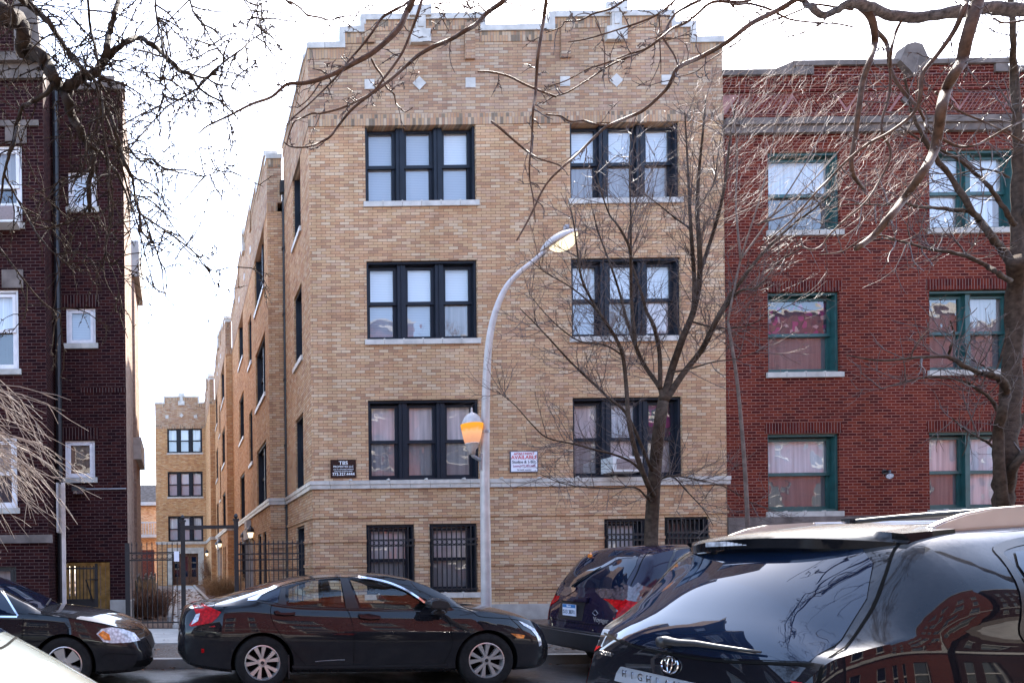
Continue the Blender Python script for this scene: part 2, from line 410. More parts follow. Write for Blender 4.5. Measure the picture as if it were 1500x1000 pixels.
# scattered dead leaves / debris along kerbs, verge and yard: nobody could count them
rng = random.Random(3); m = MB()
def leafat(x, y, z, s):
    a = rng.uniform(0, 2 * PI); c, sn = math.cos(a) * s, math.sin(a) * s; t = rng.uniform(0, .6) * s
    m.add([(x - c, y - sn, z), (x + sn * .5, y - c * .5, z + t), (x + c, y + sn, z + t * .4), (x - sn * .5, y + c * .5, z)], [(0, 1, 2, 3)])
for _ in range(1500): leafat(rng.uniform(-6, 12), rng.uniform(10.3, 11.9), .175, rng.uniform(.015, .05))
for _ in range(500): leafat(rng.uniform(-6, 12), 10.1 - abs(rng.gauss(0, .15)), .012, rng.uniform(.015, .04))
for _ in range(200): leafat(rng.uniform(-6, 12), rng.uniform(11.9, 14.7), .197, rng.uniform(.012, .035))
for _ in range(2500): leafat(rng.uniform(-5, 3), rng.uniform(14.9, 40), .29, rng.uniform(.03, .09))
o = m.build('leaf_litter', 'leafbrown', fixn=False); structure(o, 'stuff')

# ================================================================== windows
def window(parent, O, U, N, w, h, n, fm, panes, sill=True, sillmat='glaze', rec=.16, bord=.13, post=.34, mat_bl=None, sash=True, flat=False, rail=.5):
    """O lower-left on the wall face, U along, N outward; local x along, y outward (neg = into wall), z up.
       panes: one (upper, lower) pair of covering materials per light"""
    U = Vector(U); N = Vector(N); T = Matrix(((U.x, N.x, 0, O[0]), (U.y, N.y, 0, O[1]), (0, 0, 1, O[2]), (0, 0, 0, 1)))
    fr = MB(); fr.T = T; gl = MB(); gl.T = T; bl = MB(); bl.T = T
    d = -rec
    b = .055
    fr.box(0, b, d - .1, -.05, 0, h); fr.box(w - b, w, d - .1, -.05, 0, h); fr.box(b, w - b, d - .1, -.05, h - b, h); fr.box(b, w - b, d - .1, -.045, 0, b * .9)
    lw = (w - 2 * bord - (n - 1) * post) / n
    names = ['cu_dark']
    for i in range(n - 1):
        c = bord + lw * (i + 1) + post * (i + .5); q = post / 2 - .075
        fr.box(c - q, c + q, d - .1, d + .06, b, h - b)
        if q > .07: fr.box(c - .012, c + .012, d + .06, d + .08, b, h - b)
    s = .075; zb = .13 if h > 1.2 else .1; zt = h - .15 if h > 1.2 else h - .1; zm = zb + (zt - zb) * rail
    for i in range(n):
        x0 = bord + i * (lw + post); x1 = x0 + lw
        for (za, zc, dd) in (((zb, zm - .03, d - .045), (zm + .03, zt, d - .005)) if sash else ((zb, zt, d - .01),)):
            fr.box(x0 - s, x0, dd - .04, dd, za - s, zc + s * .8); fr.box(x1, x1 + s, dd - .04, dd, za - s, zc + s * .8)
            fr.box(x0, x1, dd - .04, dd - .002, za - s, za); fr.box(x0, x1, dd - .04, dd - .002, zc, zc + s * .8)
            gl.quad((x0, dd - .03, za), (x1, dd - .03, za), (x1, dd - .03, zc), (x0, dd - .03, zc))
        up, lo = panes[i % len(panes)]
        for nm, za, zc in ((up, zm, zt + .08), (lo, zb - .08, zm)):
            if nm is None: continue
            if nm not in names: names.append(nm)
            off = .085 + .02 * ((i + (nm == up)) % 2)
            bl.box(x0 - .06, x1 + .06, d - off - .01, d - off, za, zc, names.index(nm))
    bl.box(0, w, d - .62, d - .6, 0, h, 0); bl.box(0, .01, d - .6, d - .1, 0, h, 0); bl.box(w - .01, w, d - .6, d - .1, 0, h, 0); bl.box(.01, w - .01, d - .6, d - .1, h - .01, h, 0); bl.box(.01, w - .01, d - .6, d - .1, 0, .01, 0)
    f = fr.build('window', fm, parent)
    gl.build('pane', 'pane', f, fixn=False); bl.build('curtain', names, f)
    if sill:
        sm = MB(); sm.T = T; k = max(1, round((w + .1) / .46)); L = (w + .12) / k
        for i in range(k):
            xa = -.06 + i * L
            sm.box(xa + .004, xa + L - .004, d + .02, .05, -.125, -.004)
            if k > 2 and i: sm.lathe([(0, -.03), (.022, -.03), (.022, .052), (0, .052)], (xa, 0, -.005), 8, 'y')
        sm.build('sill', sillmat, f)
    return f

def wall(mb, O, U, N, w, h, holes, mi=0, rec=.3, top=None):
    """brick face with rectangular openings and their reveals; holes (x0,x1,z0,z1)"""
    U = Vector(U); N = Vector(N); T = Matrix(((U.x, N.x, 0, O[0]), (U.y, N.y, 0, O[1]), (0, 0, 1, O[2]), (0, 0, 0, 1)))
    old = mb.T; mb.T = T
    xs = sorted({0, w, *[q for a in holes for q in a[:2]]}); zs = sorted({0, h, *[q for a in holes for q in a[2:]]})
    xs = [x for x in xs if 0 <= x <= w]; zs = [z for z in zs if 0 <= z <= h]
    for i in range(len(xs) - 1):
        for j in range(len(zs) - 1):
            cx = (xs[i] + xs[i + 1]) / 2; cz = (zs[j] + zs[j + 1]) / 2
            if any(a[0] < cx < a[1] and a[2] < cz < a[3] for a in holes): continue
            mb.quad((xs[i], 0, zs[j]), (xs[i + 1], 0, zs[j]), (xs[i + 1], 0, zs[j + 1]), (xs[i], 0, zs[j + 1]), mi)
    for a in holes:
        x0, x1, z0, z1 = a
        mb.quad((x0, 0, z0), (x0, 0, z1), (x0, -rec, z1), (x0, -rec, z0), mi); mb.quad((x1, 0, z0), (x1, -rec, z0), (x1, -rec, z1), (x1, 0, z1), mi)
        mb.quad((x0, 0, z1), (x1, 0, z1), (x1, -rec, z1), (x0, -rec, z1), mi); mb.quad((x0, 0, z0), (x0, -rec, z0), (x1, -rec, z0), (x1, 0, z0), mi)
    mb.T = old

def rectpx(x0, y0, x1, y1, Y):
    a = P(x0, (y0 + y1) / 2, Y).x; b = P(x1, (y0 + y1) / 2, Y).x
    c = P((x0 + x1) / 2, y1, Y).z; d = P((x0 + x1) / 2, y0, Y).z
    return a, b, c, d

# ================================================================== buff apartment building
FY = 16.1
bld = thing('apartment_building', 'tan brick courtyard apartment building with stepped white coped parapet and dark triple windows', 'building', (8, FY, .2))
XL, XR = P(454.7, 450, FY).x, P(1062, 450, FY).x
ZB = 3.50; ZS = 11.83          # belt top, soldier course bottom
W = {}
# triple windows of the front: same size, aligned floor by floor
xl0, xl1, *_ = rectpx(535, 180, 697, 296, FY); xr0, xr1, *_ = rectpx(835, 176, 995, 291, FY)
floors = []
for (ya, yb, yc, yd) in ((179, 295.4, 176, 290.5), (380.5, 497.8, 378, 491.5), (585, 703, 581.5, 697)):
    zl = rectpx(535, ya, 697, yb, FY); zr = rectpx(835, yc, 995, yd, FY)
    floors.append(((zl[2] + zr[2]) / 2, (zl[3] + zr[3]) / 2))
floors[2] = (ZB + .01, floors[2][1])
FP = [[[('bl_grey', 'bl_grey'), ('bl_grey', 'bl_grey'), ('bl_white', 'bl_grey')], [('bl_white', 'cu_dim'), ('bl_white', 'cu_dim'), ('bl_white', 'cu_dim')]],
      [[('bl_white', 'bl_grey'), ('bl_white', 'bl_grey'), ('bl_white', 'cu_dim')], [('bl_white', 'bl_grey'), ('bl_white', 'cu_dim'), ('bl_white', 'cu_pink')]],
      [[('cu_pink', 'cu_dim'), ('cu_pink', 'cu_dim'), ('cu_pink', 'cu_dim')], [('cu_pink', 'cu_dim'), ('cu_white', 'cu_pink'), ('cu_flower', 'cu_dim')]]]
holes = []
for k, (z0, z1) in enumerate(floors):
    for j, (x0, x1) in enumerate(((xl0, xl1), (xr0, xr1))):
        holes.append((x0 - XL, x1 - XL, z0, z1))
        window(bld, (x0, FY, z0), (1, 0, 0), (0, -1, 0), x1 - x0, z1 - z0, 3, 'navy', FP[k][j], sill=(k < 2))
# basement openings
bas = []
for q in ((537, 768, 607.5, 870), (629.5, 766.5, 699.3, 867), (885.5, 759.5, 948, 860), (974, 756.5, 1038.5, 862)):
    a, b, c, d = rectpx(*q, FY); bas.append((a, b, c, d)); holes.append((a - XL, b - XL, c, d))
wm = MB()
wall(wm, (XL, FY, 0), (1, 0, 0), (0, -1, 0), XR - XL, ZS, holes)
SX0 = XL; Y1 = 19.9; X2 = 2.69; Y2 = 33.0; X3 = 2.38; Y3 = 43.0; X4 = 2.06; YE = 50.4; XE = -1.63
# side walls (face -x). local u runs along -y so that N points -x
def sidewall(X, ya, yb, hol, mi=1, z1=ZS): wall(wm, (X, yb, 0), (0, -1, 0), (-1, 0, 0), yb - ya, z1, [(yb - q[1], yb - q[0], q[2], q[3]) for q in hol], mi)
SF = [(f[0], f[1]) for f in floors]
def sidewin(X, y0, y1, z0, z1, n, sill=True, panes=(('cu_white', 'cu_dim'),)):
    window(bld, (X, y1, z0), (0, -1, 0), (-1, 0, 0), y1 - y0, z1 - z0, n, 'navy', list(panes), sill=sill, bord=.1, post=.26)
h1 = []
for z0, z1 in SF: h1.append((17.2, 18.35, z0, z1)); sidewin(XL, 17.2, 18.35, z0, z1, 1, z0 > ZB + .5)
h1.append((17.2, 18.35, .9, 2.55)); sidewin(XL, 17.2, 18.35, .9, 2.55, 1)
sidewall(XL, FY, Y1, h1, 0)
def bay(X, ya, yb, trip, stair, single, door):
    hol = []
    for z0, z1 in SF:
        for (a, b, n) in ((*trip, 2), (*single, 1)):
            hol.append((a, b, z0, z1)); sidewin(X, a, b, z0, z1, n, z0 > ZB + .5)
    for z0, z1 in ((5.3, 7.2), (8.9, 10.6)):
        hol.append((*stair, z0, z1)); sidewin(X, *stair, z0, z1, 1)
    for a, b in ((trip[0] + .2, trip[0] + 1.0), (trip[0] + 1.5, trip[1] - .1), single):
        hol.append((a, b, .9, 2.6)); sidewin(X, a, b, .9, 2.6, 1, False)
    hol.append((*door, .25, 2.55)); 
    sidewall(X, ya, yb, hol)
    # entrance surround
    d = MB(); y0, y1 = door
    d.box(X - .12, X + .02, y0 - .35, y0, .25, 2.55); d.box(X - .12, X + .02, y1, y1 + .35, .25, 2.55); d.box(X - .16, X + .02, y0 - .42, y1 + .42, 2.552, 2.95)
    d.box(X - .18, X + .02, (y0 + y1) / 2 - .4, (y0 + y1) / 2 + .4, 2.953, 3.25)
    d.build('door_surround', 'stone', bld)
    d = MB(); d.box(X + .1, X + .16, y0, y1, .25, 2.55); d.build('entrance_door', 'wood', bld)
bay(X2, Y1, Y2, (20.7, 23.2), (24.4, 25.5), (27.5, 29.5), (24.95, 26.2))
bay(X3, Y2, Y3, (34.2, 36.6), (37.6, 38.6), (40.2, 42.2), (38.0, 39.2))
sidewall(X4, Y3, YE, [])
wall(wm, (X2, Y1, 0), (1, 0, 0), (0, -1, 0), XL - X2, ZS, [], 0)
wall(wm, (X3, Y2, 0), (1, 0, 0), (0, -1, 0), X2 - X3, ZS, [], 1)
wall(wm, (X4, Y3, 0), (1, 0, 0), (0, -1, 0), X3 - X4, ZS, [], 1)
# far facade of the courtyard
xw0, xw1, *_ = rectpx(245.3, 640, 296.5, 700, YE)
hf = [(xw0 - XE, xw1 - XE, z0, z1) for z0, z1 in SF]
dx0, dx1 = P(253, 830, YE).x, P(290.5, 830, YE).x
hf.append((dx0 - XE, dx1 - XE, .3, 2.62))
wall(wm, (XE, YE, 0), (1, 0, 0), (0, -1, 0), X4 - XE, ZS, hf, 1)
wall(wm, (XE, YE + 12, 0), (0, -1, 0), (-1, 0, 0), 12, ZS, [], 1)
for z0, z1 in SF: window(bld, (xw0, YE, z0), (1, 0, 0), (0, -1, 0), xw1 - xw0, z1 - z0, 3, 'navy', [('cu_white', 'bl_grey'), ('bl_white', 'bl_grey')], sill=z0 > ZB + .5)
d = MB(); d.box(dx0 - .42, dx0, YE - .1, YE + .2, .3, 2.62); d.box(dx1, dx1 + .42, YE - .1, YE + .2, .3, 2.62); d.box(dx0 - .42, dx1 + .42, YE - .1, YE + .2, 2.623, 3.05); d.build('door_surround', 'stone', bld)
d = MB()
for i in range(3):
    a = dx0 + (dx1 - dx0) * i / 3; b = dx0 + (dx1 - dx0) * (i + 1) / 3
    d.box(a + .02, a + .14, YE + .24, YE + .3, .3, 2.62); d.box(b - .14, b - .02, YE + .24, YE + .3, .3, 2.62); d.box(a + .14, b - .14, YE + .24, YE + .3, .3, .9); d.box(a + .14, b - .14, YE + .24, YE + .3, 2.4, 2.62)
    d.box(a + .14, b - .14, YE + .27, YE + .28, .9, 2.4, 1)
d.build('entrance_door', ['wood', 'tint'], bld)
# hidden back and right sides so that the block throws its real shadow
wm.quad((XR, FY, 0), (XR, 60, 0), (XR, 60, ZS), (XR, FY, ZS)); wm.quad((XE, YE + 12, 0), (XR, 60, 0), (XR, 60, ZS), (XE, YE + 12, ZS))
wm.build('wall', ['buff', 'buff_side'], bld, fixn=False)
rm = MB()
rz = ZS + .3
rm.add([(XL, FY + .3, rz), (XR, FY + .3, rz), (XR, 60, rz), (XE, YE + 12, rz), (XE, YE + .3, rz), (X4, YE + .3, rz), (X4, Y3, rz), (X3, Y3, rz), (X3, Y2, rz), (X2, Y2, rz), (X2, Y1, rz), (XL, Y1, rz)], [tuple(range(12))])
rm.build('roof', 'slate', bld)

# parapets: stepped brick with white coping. profile = list of (x0,x1,top)
def parapet(O, U, N, prof, z0, pilasters=(), shields=(), squares=(), diamonds=(), bm='buff_top', cop='glaze', ch=.14, dep=.32, mats=None):
    U = Vector(U); N = Vector(N); T = Matrix(((U.x, N.x, 0, O[0]), (U.y, N.y, 0, O[1]), (0, 0, 1, O[2]), (0, 0, 0, 1)))
    b = MB(); b.T = T; c = MB(); c.T = T; s = MB(); s.T = T
    for i, (xa, xb, zt) in enumerate(prof):
        b.box(xa, xb, -dep, 0, z0, zt - .24); s.box(xa, xb, -dep, 0.012, zt - .24, zt)
        l = .02 if i == 0 else 0; r = .02 if i == len(prof) - 1 else 0
        c.box(xa - l, xb + r, -dep - .05, .045, zt + .002, zt + ch)
        if i:
            zp = prof[i - 1][2]
            if zp < zt: c.box(xa - .13, xa - .002, -dep - .05, .043, zp + ch + .002, zt + ch)
            else: c.box(xa + .002, xa + .13, -dep - .05, .043, zt + ch + .002, zp + ch)
    for (x, za, zb) in pilasters: b.box(x - .115, x + .115, -.05, .05, za, zb)
    for (x, zt) in shields:
        c.box(x - .235, x + .235, -.1, .1, zt - .58, zt - .27); c.box(x - .115, x + .115, -.1, .09, zt - .265, zt + .05); c.box(x - .25, x + .25, -dep - .06, .1, zt + .052, zt + .30)
        c.box(x - .06, x + .06, .09, .105, zt - .22, zt + .02)
    w_ = b.build('parapet', bm, bld); s.build('soldier_course', 'buff_soldier', w_)
    c.build('coping', cop, w_)
    for x, z in squares:
        q = MB(); q.T = T; q.box(x - .115, x + .115, -.02, .018, z - .115, z + .115); q.build('inlay_tile', cop, w_)
    for x, z in diamonds:
        q = MB(); q.T = T; q.prism([(x - .16, z), (x, z - .16), (x + .16, z), (x, z + .16)], -.02, .018); q.build('inlay_tile', cop, w_)
zt1 = P(478, 72, FY).z; zt2 = P(515, 49, FY).z; zt3 = P(610, 30, FY).z; ztm = P(760, 46, FY).z
px = lambda x, y=60: P(x, y, FY).x - XL
Wd = XR - XL
c_ = px(757.5)
def mir(x): return 2 * c_ - x
e1, e2, e3 = px(505), px(537), px(703)
prof = [(0, e1, zt1), (e1, e2 - .02, zt2), (e2 - .02, e3, zt3), (e3, mir(e3), ztm), (mir(e3), mir(e2 - .02), zt3), (mir(e2 - .02), mir(e1), zt2), (mir(e1), Wd, zt1)]
zq = P(614, 123, FY).z
sq = [px(541, 125), px(689, 125)]; dm = px(614, 123); xs_ = px(614.5, 45)
ZP = ZS + .26
parapet((XL, FY, 0), (1, 0, 0), (0, -1, 0), prof, ZP + .002,
        [(px(540.5), zt2 - .25, zt3 - .1), (px(687.5), zt3 - .95, zt3 - .1), (mir(px(540.5)), zt2 - .25, zt3 - .1), (mir(px(687.5)), zt3 - .95, zt3 - .1)],
        [(xs_, zt3), (mir(xs_), zt3)], [(q, zq) for q in sq] + [(mir(q), zq) for q in sq], [(dm, zq + .01), (mir(dm), zq + .01)])
s = MB()
s.box(XL - .012, XR, FY - .02, FY + .3, ZS, ZP); s.box(XL - .012, XL + .3, FY + .3, Y1, ZS, ZP); s.box(X2 - .012, X2 + .3, Y1 - .012, Y2 - .01, ZS, ZP); s.box(X3 - .012, X3 + .3, Y2 - .012, Y3 - .01, ZS, ZP); s.box(X4 - .012, X4 + .3, Y3 - .012, YE - .01, ZS, ZP); s.box(XE, X4 - .013, YE - .012, YE + .3, ZS, ZP)
s.build('soldier_band', 'buff_soldier', bld)
def sidepar(X, ya, yb, ins=.0):
    L = yb - ya; a = L * .16; b = L * .3; cc = L / 2
    parapet((X, yb, 0), (0, -1, 0), (-1, 0, 0), [(0, a, zt1), (a, b, zt2), (b, L - b, zt3), (L - b, L - a, zt2), (L - a, L - ins, zt1)], ZP + .002,
            [(b + .15, zt3 - .9, zt3 - .1), (L - b - .15, zt3 - .9, zt3 - .1)], [(cc, zt3)], [(b + .3, zq), (L - b - .3, zq)], [(cc, zq)])
parapet((XL, Y1, 0), (0, -1, 0), (-1, 0, 0), [(0, Y1 - FY - .33, zt1 - .003)], ZP + .002)
sidepar(X2, Y1 + .33, Y2); sidepar(X3, Y2 + .33, Y3); sidepar(X4, Y3 + .33, YE)
parapet((X2, Y1, 0), (1, 0, 0), (0, -1, 0), [(0, XL - X2 - .05, zt1 - .3)], ZP + .002)
parapet((X3, Y2, 0), (1, 0, 0), (0, -1, 0), [(0, X2 - X3 - .05, zt1 - .3)], ZP + .002)
parapet((X4, Y3, 0), (1, 0, 0), (0, -1, 0), [(0, X3 - X4 - .05, zt1 - .3)], ZP + .002)
L = X4 - XE
parapet((XE, YE, 0), (1, 0, 0), (0, -1, 0), [(0, L * .2, zt1), (L * .2, L * .86, zt2 + .1), (L * .86, L, zt1)], ZP + .002, [(L * .27, zt2 - .8, zt2), (L * .8, zt2 - .8, zt2)], [(L * .53, zt2 + .1)], [(L * .24, zq - .1), (L * .81, zq - .1)], [(L * .53, zq)])

# belt course and rusticated base
bt = MB()
def run(X0, X1, y, z0, z1, out, mb, k=.46, mi=0):
    n = max(1, round((X1 - X0) / k)); L = (X1 - X0) / n
    for i in range(n): mb.box(X0 + i * L + .004, X0 + (i + 1) * L - .004, y - out, y + .02, z0, z1, mi)
def runy(X, y0, y1, z0, z1, out, mb, k=.46, mi=0):
    n = max(1, round((y1 - y0) / k)); L = (y1 - y0) / n
    for i in range(n): mb.box(X - out, X + .02, y0 + i * L + .004, y0 + (i + 1) * L - .004, z0, z1, mi)
for (z0, z1, o) in ((ZB - .09, ZB, .075), (ZB - .19, ZB - .092, .055)):
    run(XL - o, XR + .05, FY, z0, z1, o, bt); runy(XL, FY + .02, Y1, z0, z1, o, bt); run(X2 - o, XL - o - .005, Y1, z0, z1, o, bt); runy(X2, Y1 + .02, Y2, z0, z1, o, bt)
    run(X3 - o, X2 - o - .005, Y2, z0, z1, o, bt); runy(X3, Y2 + .02, Y3, z0, z1, o, bt); run(X4 - o, X3 - o - .005, Y3, z0, z1, o, bt); runy(X4, Y3 + .02, YE, z0, z1, o, bt); run(XE - o, X4 - o - .005, YE, z0, z1, o, bt)
n = round((XR - XL) / .92)
for i in range(1, n): bt.lathe([(0, -.1), (.03, -.1), (.03, .0), (0, .0)], (XL + (XR - XL) * i / n, FY, ZB + .008), 8, 'y')
b_ = bt.build('belt_course', 'glaze', bld)
def rust(z, thick=.066, o=.03):
    # ring of projecting brick at height z, interrupted by the openings
    rb = MB(); segs = [(XL - o, XR + .02)]
    for (a, b, c, d) in bas:
        if c - .05 < z < d + .05:
            ns = []
            for (p, q) in segs:
                if a > p and b < q: ns += [(p, a), (b, q)]
                else: ns.append((p, q))
            segs = ns
    for p, q in segs: rb.box(p, q, FY - o, FY + .01, z, z + thick); rb.build('base_course', ['buff', 'buff_side'], bld); rb = MB()
    segs = [(FY + .01, Y1)] if not .85 < z < 2.6 else [(FY + .01, 17.2), (18.35, Y1)]
    for p, q in segs: rb.box(XL - o, XL + .01, p, q, z, z + thick); rb.build('base_course', ['buff', 'buff_side'], bld); rb = MB()
    rb.box(X2 - o, XL - o - .002, Y1 - o, Y1 + .01, z, z + thick); rb.build('base_course', ['buff', 'buff_side'], bld); rb = MB()
    if z > 2.75:
        rb.box(X2 - o, X2 + .01, Y1 + .01, 24.3, z, z + thick, 1); rb.build('base_course', ['buff', 'buff_side'], bld); rb = MB(); rb.box(X2 - o, X2 + .01, 26.8, Y2, z, z + thick, 1); rb.build('base_course', ['buff', 'buff_side'], bld); rb = MB()
    rb.box(X3 - o, X2 - o - .002, Y2 - o, Y2 + .01, z, z + thick, 1)
    rb.build('base_course', ['buff', 'buff_side'], bld)
for py in (757, 793, 829, 864): rust(P(600, py, FY).z)
m = MB(); m.box(XL - .06, XR + .02, FY - .06, FY + .02, .05, .56); m.box(XL - .06, XL + .02, FY + .02, Y1 - .01, .05, .5); m.build('foundation', 'conc', bld)
# barred basement windows
for i, (a, b, c, d) in enumerate(bas):
    f = window(bld, (a, FY, c), (1, 0, 0), (0, -1, 0), b - a, d - c, 1, 'navy', [[('cu_pink', 'cu_dim'), ('cu_pink', 'cu_dim'), ('cu_white', 'cu_dim'), ('cu_dark', 'cu_dark')][i]], sill=i < 3, bord=.16)
    g = MB(); nb = 9; yb = FY - .035
    for j in range(nb + 1):
        x = a + .05 + (b - a - .1) * j / nb; g.box(x - .011, x + .011, yb - .011, yb + .011, c + .02, d - .06)
    for z in (c + .08, d - .36, d - .50): g.box(a + .01, b - .01, yb - .026, yb - .012, z - .014, z + .014)
    for j in range(nb):
        x = a + .05 + (b - a - .1) * (j + .5) / nb
        g.tube([(x + .05 * math.cos(t * PI / 5), yb - .018, d - .43 + .05 * math.sin(t * PI / 5)) for t in range(11)], .009, 4, cap=False)
    g.build('window_bars', 'iron', f)
# downspout and loose cables on the courtyard corner
m = MB(); xd, yd = P(417.5, 500, Y1 - .08).x, Y1 - .08
m.tube([(xd, yd, .3), (xd, yd, 12.3)], .045, 8)
for z in (3.2, 5, 6.9, 8.8, 10.7): m.box(xd - .06, xd + .06, yd - .055, yd + .07, z, z + .05)
m.box(xd - .1, xd + .1, yd - .1, yd + .06, 12.3, 12.65)
m.build('downspout', 'iron', bld)
m = MB(); m.tube([P(422, 175, 19.7), P(419, 230, 19.7), P(420, 285, 19.7), P(424, 320, 19.5), P(417, 365, 19.7), P(425, 388, 19.3), P(431, 392, 18.6), P(431, 440, 18.6)], .012, 5)
m.build('cable', 'black_trim', bld)

def lantern(x, y, z, label, lit):
    t = thing('wall_lantern', label, 'lantern', (x, y, z))
    m = MB(); m.tube([(x + .12, y, z - .25), (x, y, z - .3), (x - .1, y, z - .2)], .02, 6); m.build('bracket', 'iron', t)
    m = MB(); m.lathe([(.16, .0), (.13, .1), (.05, .2), (.02, .24), (0, .26)], (x - .12, y, z), 8); m.build('hood', 'iron', t)
    m = MB(); m.lathe([(0, -.2), (.07, -.18), (.1, -.05), (.11, -.005)], (x - .12, y, z), 10); m.build('globe', 'bulb' if lit else 'clear_lens', t, True)
lantern(X2, 24.35, 2.75, 'lit black lantern right of the nearer courtyard door', True)
lantern(X2, 26.9, 2.7, 'dark unlit lantern left of the nearer courtyard door', False)
lantern(X3, 37.4, 2.85, 'lit lantern right of the middle courtyard door', True)
lantern(X3, 39.7, 2.85, 'lit lantern left of the middle courtyard door', True)
lantern(X4, 47, 2.55, 'small lit lantern beside the far courtyard door', True)

# signs on the front wall
def sign(name, label, x0, y0, x1, y1, face, rim, lines):
    a, b, c, d = rectpx(x0, y0, x1, y1, FY); t = thing(name, label, 'sign', ((a + b) / 2, FY, c))
    m = MB(); m.box(a, b, FY - .03, FY - .002, c, d); m.build('board', rim, t)
    if face != rim:
        m = MB(); m.box(a + .018, b - .018, FY - .034, FY - .0305, c + .018, d - .018); m.build('face', face, t)
    for (s, mat, fz, size, sx, bold) in lines:
        text('lettering', s, mat, t, ((a + b) / 2, FY - .036, c + (d - c) * fz), size, sx=sx, ext=.002, bold=bold)
sign('company_sign', 'small black sign with white TBS lettering left of the ground window', 484, 673, 521, 699.5, 'signblack', 'signblack',
     [('TBS', 'inkwhite', .80, .115, 1.15, .001), ('PROPERTIES LLC', 'inkwhite', .605, .062, 1.05, 0), ('2761 N. ASHLAND AVENUE', 'inkwhite', .46, .040, .98, 0), ('CHICAGO, ILLINOIS 60657', 'inkwhite', .35, .040, .92, 0), ('773.327.4444', 'inkwhite', .19, .098, .98, .001)])
sign('rental_sign', 'white sign with red APARTMENT AVAILABLE lettering on the tan wall', 746.5, 660.5, 787, 691.5, 'signwhite', 'inkgrey',
     [('APARTMENT', 'inkred', .865, .085, 1.0, 0), ('AVAILABLE', 'inkred', .695, .118, 1.06, .0015), ('Studios & 1 BD.', 'inkgrey', .48, .095, .92, .001), ('Leasing 773.383.3600', 'inkpurple', .29, .078, .78, 0), ('Se habla espa\u00f1ol', 'inkgrey', .115, .05, 1.0, 0)])

def ac_unit(label, x0, y0, x1, y1, Y, out=.35):
    a, b, c, d = rectpx(x0, y0, x1, y1, Y - out); t = thing('air_conditioner', label, 'air conditioner', ((a + b) / 2, Y - out, c))
    m = MB(); w_ = b - a
    m.box(a, b, Y - out, Y + .1, c, d); m.build('casing', 'acwhite', t)
    m = MB(); m.box(a + .12 * w_, b - .04 * w_, Y - out - .004, Y - out - .001, c + .05, d - .05)
    for i in range(12):
        z = c + .06 + (d - c - .12) * i / 12; m.box(a + .12 * w_, b - .04 * w_, Y - out - .012, Y - out - .005, z, z + .012)
    m.build('grille', 'acgrille', t)
ac_unit('white window air conditioner behind the tree on the tan building', 898, 668, 941, 690, FY)
# ================================================================== red brick building (right)
RY = 16.14
RX0 = XR + .01; RX1 = 26.0
rbd = thing('red_brick_building', 'red brick apartment house with teal windows and herringbone parapet', 'building', (16, RY, .2))
zc0 = P(1250, 196, RY).z; zc1 = P(1250, 176, RY).z      # stone cornice
hol = []; wins = []
RPN = [[('cu_white', 'cu_dusk')], [('cu_flower', 'cu_dusk')], [('cu_white', 'cu_dusk')]]
RP2 = [[('cu_white', 'cu_white'), ('cu_white', 'cu_white')], [('cu_dusk', 'cu_dusk'), ('cu_dim', 'cu_dusk')], [('cu_pink', 'cu_dusk'), ('cu_white', 'cu_pink')]]
for k, ((a0, a1), (b0, b1)) in enumerate((((222, 338), (219, 334)), ((428, 546), (424, 541)), ((636, 749), (631, 745)))):
    ra = rectpx(1125, a0, 1230, a1, RY); rb_ = rectpx(1361.5, b0, 1482, b1, RY)
    z0 = (ra[2] + rb_[2]) / 2; z1 = (ra[3] + rb_[3]) / 2
    wins.append((ra[0], ra[1], z0, z1, 1, RPN[k], True)); wins.append((rb_[0], rb_[1] + .1, z0, z1, 2, RP2[k], True))
    for xo in (20.6, 23.2): wins.append((xo, xo + 1.7, z0, z1, 1, [('cu_white', 'cu_dim')], True))
for (a, b, z0, z1, n, pn, si) in wins:
    hol.append((a - RX0, b - RX0, z0, z1))
    window(rbd, (a, RY, z0), (1, 0, 0), (0, -1, 0), b - a, z1 - z0, n, 'teal', pn, sill=True, sillmat='stone', bord=.12, post=.26)
m = MB(); wall(m, (RX0, RY, 0), (1, 0, 0), (0, -1, 0), RX1 - RX0, zc0, hol)
zt_l = P(1105, 104, RY).z; zt_m = P(1260, 90, RY).z
m.box(RX0, RX1, RY + .4, RY + 14, 0, zt_l - .5)
m.build('wall', 'red', rbd)
for (a, b, z0, z1, n, pn, si) in wins:
    if z1 < 10:
        m = MB(); m.box(a - .05, b + .05, RY - .012, RY + .05, z1 + .012, z1 + .26); m.build('lintel', 'red_soldier', rbd)
m = MB(); xm0, xm1 = P(1163, 95, RY).x, P(1474, 95, RY).x
m.box(RX0, RX1, RY, RY + .35, zc1, zt_l - .13); m.box(xm0, xm1, RY - .002, RY + .35, zt_l - .13, zt_m - .12)
zz = P(1300, 160, RY).z
pr = m.build('parapet', 'red_top', rbd)
# herringbone frieze: every brick of the zigzag modelled
m = MB(); zb0 = P(1300, 163, RY).z; hh = .42; x = RX0 + .1; i = 0
m2 = MB(); m2.box(RX0, RX1, RY - .004, RY + .01, zb0 - .01, zb0 + hh + .01)
last = 1
while x < RX1 - .6:
    up = 1 if (int((x - RX0) / 1.3) % 2 == 0) else -1
    if up != last:
        b0, b1 = (zb0, zb0 + hh * .78) if last > 0 else (zb0 + hh, zb0 + hh * .22)
        m.prism([(x + .04, b0), (x + .52, b0), (x + .28, b1)], RY - .02, RY, 'y'); x += .29; last = up
    y0 = RY - .022; s = up
    p = [(x, zb0 + (0 if s > 0 else hh)), (x + .062, zb0 + (0 if s > 0 else hh)), (x + .062 + .28, zb0 + (hh if s > 0 else 0)), (x + .28, zb0 + (hh if s > 0 else 0))]
    m.prism(p, y0, RY, 'y'); x += .098
